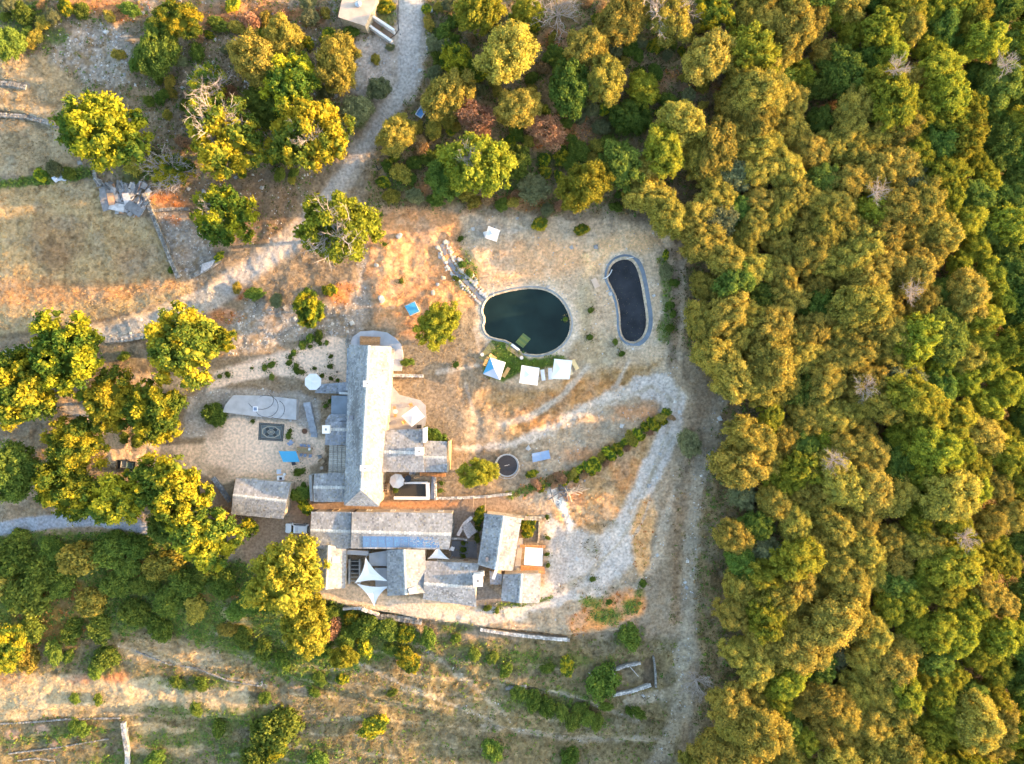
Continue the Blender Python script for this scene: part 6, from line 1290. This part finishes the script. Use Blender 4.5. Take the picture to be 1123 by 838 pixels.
for (u, v, ci, sx, rz) in ((122.5, 218.5, 4, 1.2, .2), (129, 227.5, 2, 1.5, 1.4), (140, 219, 2, 1.3, .3), (148, 229, 1, 1.8, 1.0), (116, 224, 1, 1.4, .3), (114, 213, 1, 1.2, .2)):
    q = G(u, v, .6); o = link('slate_slab', SLM[(0, ci)]); o.location = (q.x, q.y, q.z-.6+.85); o.scale = (sx*1.3, sx, 1); o.rotation_euler = (.05, .08, rz); tag(o, '%s large flat slab lying on %s of the slate stack' % ({4: 'rusty orange', 2: 'whitish', 1: 'dark'}[ci], {122.5: 'the left side', 129: 'the lower edge', 140: 'the middle', 148: 'the lower right', 116: 'the lower left', 114: 'the far left'}[u]), 'slab', 'slate slabs stacked at the field corner')
for i in range(7):
    mb = MB(); a_, b_ = G(221.5+i*.35, 300-i*1.5), G(233+i*.9, 292.5-i*1.1); mb.tube(a_+Vector((0, 0, .5+.05*i)), b_+Vector((0, 0, .5+.05*i)), .09, .08, 6, (1.3, 1.4, 1.6)); tag(mb.build('timber_pole', M['greywood']), 'blue grey timber pole in the bundle beside the gravel track bend', 'pole', 'poles bundled by the track bend')
# boulders of the stream
t_ = [(484, 268), (488, 276), (493, 288), (500, 298), (508, 306), (516, 314), (524, 324), (530, 330)]
mb = MB(); 
for i in range(len(t_)-1):
    (a0, b0), (a1, b1) = t_[i], t_[i+1]; nx_, ny_ = (b1-b0), -(a1-a0); L = math.hypot(nx_, ny_); nx_, ny_ = nx_/L*2.3, ny_/L*2.3
    q = [G(a0+nx_, b0+ny_), G(a0-nx_, b0-ny_), G(a1-nx_, b1-ny_), G(a1+nx_, b1+ny_)]; mb.face([k+Vector((0, 0, .10)) for k in q], (.20, .21, .23))
tag(mb.build('stream_bed', M['plain']), kind='structure')
def rock_mesh(seed, c):
    import bmesh
    r_ = random.Random(seed); bm = bmesh.new(); bmesh.ops.create_icosphere(bm, subdivisions=2, radius=1)
    ax = [Vector((r_.gauss(0, 1), r_.gauss(0, 1), r_.gauss(0, 1))).normalized() for _ in range(9)]; lim = [r_.uniform(.55, .85) for _ in ax]
    for v in bm.verts:
        for a, l in zip(ax, lim):
            d = v.co.dot(a)
            if d > l: v.co -= a*(d-l)
        v.co.z *= .6
    mb = MB(); mb.v = [tuple(v.co) for v in bm.verts]; mb.f = [tuple(v.index for v in f.verts) for f in bm.faces]; mb.c = [c]*len(mb.f); bm.free(); return mb.data('boulder', M['stone'])
RK = [rock_mesh(i, c) for i, c in enumerate([(1.35, 1.2, 1.0), (1.2, 1.15, 1.1), (1.5, 1.35, 1.15), (1.0, 1.0, 1.05), (1.4, 1.1, .8)])]
def rock(u, v, s, lb, grp=None, k=None):
    q = G(u, v); o = link('boulder', RK[rnd.randrange(5) if k is None else k]); o.location = q+Vector((0, 0, s*.25)); o.scale = (s*rnd.uniform(.8, 1.3), s, s*rnd.uniform(.8, 1.1)); o.rotation_euler = (0, 0, rnd.uniform(0, 6.3)); tag(o, lb, 'rock', grp)
for i in range(len(t_)-1):
    (a0, b0), (a1, b1) = t_[i], t_[i+1]; L = math.hypot(a1-a0, b1-b0)
    for side in (-1, 1):
        n = int(L/2.6)
        for k in range(n):
            s = (k+.5)/n; nx_, ny_ = (b1-b0)/L*side, -(a1-a0)/L*side; off = rnd.uniform(4.0, 5.4); rock(a0+(a1-a0)*s+nx_*off, b0+(b1-b0)*s+ny_*off, rnd.uniform(.26, .46), 'pale boulder on the %s of the rocky stream, %s stretch' % ('right bank' if side < 0 else 'left bank', ('topmost', 'upper', 'upper middle', 'middle', 'lower middle', 'lower', 'lowest')[i]), 'boulders edging the rocky stream')
            if rnd.random() < .45: rock(a0+(a1-a0)*s+nx_*(off+2.6), b0+(b1-b0)*s+ny_*(off+2.6), rnd.uniform(.18, .34), 'small outer stone beside the %s of the rocky stream, %s stretch' % ('right bank' if side < 0 else 'left bank', ('topmost', 'upper', 'upper middle', 'middle', 'lower middle', 'lower', 'lowest')[i]), 'outer stones beside the rocky stream')
for u, v, s, lb in ((504.5, 285.5, .62, 'round pale boulder standing right of the rocky stream'), (516.5, 303, .7, 'large pale boulder right of the rocky stream middle'), (522, 307, .45, 'pale boulder nearest the pond on the right of the stream'), (486, 305, .55, 'lone grey boulder left of the stream on the orange lawn'), (480, 312, .35, 'smaller lone stone left of the stream'), (475, 321, .45, 'lone stone above the blue cover'), (438, 259, .7, 'pale rock pile on the upper orange lawn'), (418.5, 328, .9, 'flat grey slab rock left of the blue cover'), (413, 291, .5, 'pale rock at the left edge of the orange lawn'), (488, 266, .6, 'topmost boulder of the rocky stream')): rock(u, v, s, lb)
for x0, x1, y, lb in ((444, 0, 262, ''),): pass
for u, v, h, lb in ((489, 286.5, 2.2, 'thin post on the left bank of the rocky stream'), (505, 325, 2.2, 'thin post between the stream and the feathery tree'), (437, 257.5, 1.2, 'short stake in the rock pile on the upper lawn')):
    q = G(u, v); mb = MB(); mb.tube(q-Vector((0, 0, .2)), q+Vector((0, 0, h)), .05, .045, 6); tag(mb.build('fence_post', M['greywood']), lb, 'post')
# log pile and brush
for i in range(34):
    u, v = rj.gauss(622, 6.5), rj.gauss(539, 2.6); a_ = rj.uniform(0, 3.14); L = rj.uniform(.5, 1.5); q = G(u, v); d = Vector((math.cos(a_)*L, math.sin(a_)*L, rj.uniform(-.2, .2))); z_ = Vector((0, 0, rj.uniform(.2, .7)))
    dark = u < 622; mb = MB(); mb.tube(q-d+z_, q+d+z_, rj.uniform(.06, .13), rj.uniform(.05, .1), 6, (.5, .5, .52) if dark else (1.9, 1.35, .9)); tag(mb.build('felled_branch', M['greywood']), ('dark felled branch in the left of' if dark else 'tan felled branch in the right of')+' the woodpile below the hedge', 'branch', 'woodpile below the hedge')
# ruined enclosure posts, tarp, trailer boxes
for u0, v0, u1, v1, lb in ((645, 735, 652, 743, 'left'), (671, 733, 677, 743, 'middle'), (690, 729, 699, 739, 'right')):
    mb = MB(); a_, b_ = G(u0, v0)+Vector((0, 0, 1.0)), G(u1, v1)+Vector((0, 0, 1.2)); mb.tube(a_, b_, .06, .05, 6, (1.4, 1.4, 1.4)); tag(mb.build('rafter_pole', M['greywood']), lb+' pale pole slanting into the ruined enclosure', 'pole')
t = thing('tarp_bundle', 'bluish white tarpaulin bundle in the green strip above the straw field', 'tarpaulin', G(66, 194)); 
for i, (dx, dy, w_, l, h, c) in enumerate(((0, 0, 2.2, 1.5, .6, (.55, .62, .75)), (.6, .7, 1.5, 1.0, .75, (.72, .75, .8)), (-.5, -.4, 1.2, .8, .8, (.62, .68, .82)))):
    m2 = MB(); m2.cc = c; m2.box((dx, dy, h/2), (w_, l, h), .3*i, None, None, .75); m2.build('folded_sheet', M['plain'], t)
pipe([(56, 191), (57, 187), (60, 186.5), (64, 188)], .06, .3, 'bent_pipe', 'white bent pipe beside the tarpaulin bundle', 'pipe')
def wheel(parent, x, y, z, r_, w_, lab='wheel'):
    mb = MB(); mb.cc = (.8, .8, .8); mb.tube((x, y-w_/2, z), (x, y+w_/2, z), r_, r_, 18); o = mb.build('wheel', M['dark'], parent); m2 = MB(); s = 1 if y > 0 else -1; m2.tube((x, y+s*(w_/2), z), (x, y+s*(w_/2+.02), z), r_*.6, r_*.55, 14); m2.build('rim', M['metal'], o)
# white car
q = G(325.7, 580, .9); t = thing('parked_car', 'white estate car parked between the shed and the south range', 'car', (q.x, q.y, float(ground_z(q.x, q.y))), math.radians(177.5))
prof = [(-2.15, .35, .35, .78), (-2.12, .34, .95, .82), (-1.95, .34, 1.38, .70), (-1.55, .33, 1.47, .68), (0.15, .33, 1.48, .68), (.45, .33, 1.42, .67), (1.02, .33, .98, .84), (1.6, .34, .90, .83), (2.0, .36, .78, .76), (2.15, .4, .6, .60)]
mb = MB(); mb.cc = (.80, .82, .84); secs = []
for i, (x, zb_, zt_, hw) in enumerate(prof):
    low = min(.88, .84 if 0 < i < 9 else .74); belt = min(zt_, .92)
    secs.append([(x, -low*.96, zb_), (x, -low, (zb_+belt)/2), (x, -low*.97, belt), (x, -hw, zt_), (x, 0, zt_+.03), (x, hw, zt_), (x, low*.97, belt), (x, low, (zb_+belt)/2), (x, low*.96, zb_)])
for i in range(len(secs)-1):
    for k in range(8): mb.face([secs[i][k], secs[i+1][k], secs[i+1][k+1], secs[i][k+1]])
mb.face(secs[0]); mb.face(list(reversed(secs[-1]))); mb.build('body', M['gloss'], t, False)
def glass(pts, nm): m2 = MB(); m2.face(pts); m2.build(nm, M['glass'], t)
glass([(.50, -.60, 1.425), (1.0, -.74, 1.025), (1.0, .74, 1.025), (.50, .60, 1.425)][::1], 'windscreen'); glass([(-2.125, -.66, 1.0), (-1.985, -.60, 1.34), (-1.985, .60, 1.34), (-2.125, .66, 1.0)][::-1], 'rear_window')
for s in (-1, 1):
    glass([(-1.8, s*.84, .96), (.75, s*.84, .96), (.3, s*.715, 1.38), (-1.6, s*.715, 1.40)], 'side_window')
    for x in (-1.35, 1.35): wheel(t, x, s*.80, .32, .32, .2)
    m2 = MB(); m2.cc = (.8, .82, .84); m2.box((.78, s*.98, .98), (.14, .22, .14)); m2.build('mirror', M['gloss'], t)
    m2 = MB(); m2.cc = (.9, .92, .95); m2.box((2.08, s*.55, .66), (.12, .32, .14)); m2.build('headlight', M['gloss'], t)
    m2 = MB(); m2.cc = (.5, .03, .03); m2.box((-2.14, s*.66, .85), (.06, .14, .25)); m2.build('tail_light', M['gloss'], t)
    m2 = MB(); m2.cc = (.25, .25, .27); m2.tube((-1.7, s*.6, 1.55), (.1, s*.6, 1.55), .025, .025, 5); m2.build('roof_rail', M['plain'], t)
m2 = MB(); m2.cc = (.60, .62, .66); m2.box((-.1, 0, 1.52), (.55, .9, .03)); m2.build('sunroof', M['gloss'], t)
# dark trailer with drawbar
q = G(139, 510.5, .6); t = thing('farm_trailer', 'dark open trailer loaded with frames at the left end of the sandy yard', 'trailer', (q.x, q.y, float(ground_z(q.x, q.y))), -.10)
m2 = MB(); m2.cc = (.03, .035, .035); m2.box((0, 0, .6), (3.4, 1.7, .1)); m2.build('bed', M['plain'], t)
for s in (-1, 1):
    m2 = MB(); m2.cc = (.05, .055, .055); m2.box((0, s*.85, .85), (3.4, .06, .4)); m2.build('side_board', M['plain'], t); wheel(t, -.1, s*.98, .33, .33, .2)
    m2 = MB(); m2.cc = (.05, .055, .055); m2.box((s*1.7, 0, .85), (.06, 1.6, .4)); m2.build('end_board', M['plain'], t)
m2 = MB(); m2.cc = (.06, .06, .06); m2.tube((-1.7, .3, .55), (-2.9, 0, .5), .05, .05, 6); m2.tube((-1.7, -.3, .55), (-2.9, 0, .5), .05, .05, 6); m2.build('drawbar', M['plain'], t)
for (x, y, w_, l, c, lb) in ((.7, .1, 1.1, .9, (.10, .16, .16), 'dark teal crate lying on the right of the dark trailer'), (-.4, .2, 1.0, 1.2, (.30, .30, .28), 'grey frame lying in the middle of the dark trailer'), (-1.25, -.2, .6, 1.0, (.03, .03, .03), 'black box on the left end of the dark trailer')):
    p_ = t.matrix_basis @ Vector((x, y, .68)); z_ = thing('trailer_load', lb, 'crate', p_, -.1); m2 = MB(); m2.cc = c
    for s in (-1, 1): m2.box((s*w_/2, 0, .15), (.07, l, .3)); m2.box((0, s*l/2, .15), (w_-.07, .07, .3))
    m2.box((0, 0, .03), (w_*.9, l*.9, .04)); m2.build('crate_body', M['plain'], z_)
pipe([(148, 517), (155, 518), (163, 521), (170, 522.5)], .10, .35, 'black_pipe', 'thick black pipe lying right of the dark trailer', 'pipe', 'dark')
# small blue trailer by the track
q = G(461.8, 123.5, .6); t = thing('small_trailer', 'small blue trailer with a white rim beside the top gravel track', 'trailer', (q.x, q.y, float(ground_z(q.x, q.y))), math.radians(55))
m2 = MB(); m2.cc = (.12, .28, .52); m2.box((0, 0, .5), (1.7, 1.15, .08)); m2.build('bed', M['plain'], t)
for s in (-1, 1):
    m2 = MB(); m2.cc = (.70, .74, .8); m2.box((0, s*.6, .72), (1.8, .09, .4)); m2.build('side_board', M['plain'], t); m2 = MB(); m2.cc = (.70, .74, .8); m2.box((s*.88, 0, .72), (.09, 1.1, .4)); m2.build('end_board', M['plain'], t); wheel(t, 0, s*.76, .28, .28, .16)
m2 = MB(); m2.cc = (.6, .62, .65); m2.tube((.85, .25, .5), (1.75, 0, .45), .04, .04, 6); m2.tube((.85, -.25, .5), (1.75, 0, .45), .04, .04, 6); m2.build('drawbar', M['plain'], t)
pipe([(437, 0), (436.5, 12), (436.5, 25), (437.5, 33), (434, 38), (428, 42.5)], .06, .12, 'garden_hose', 'thin dark hose running down to the white walled ramp', 'hose', 'dark')
q = G(473, 12); mb = MB(); mb.cc = (.75, .78, .85); mb.tube(q, q+Vector((0, 0, .5)), .35, .3, 12); tag(mb.build('white_drum', M['plain']), 'small white drum on the verge right of the top track', 'drum')
pipe([(412, 180), (415, 187), (421, 182), (428, 183)], .07, .12, 'black_pipe', 'bent blue black pipe on the verge below the lone golden oak', 'pipe', 'dark')
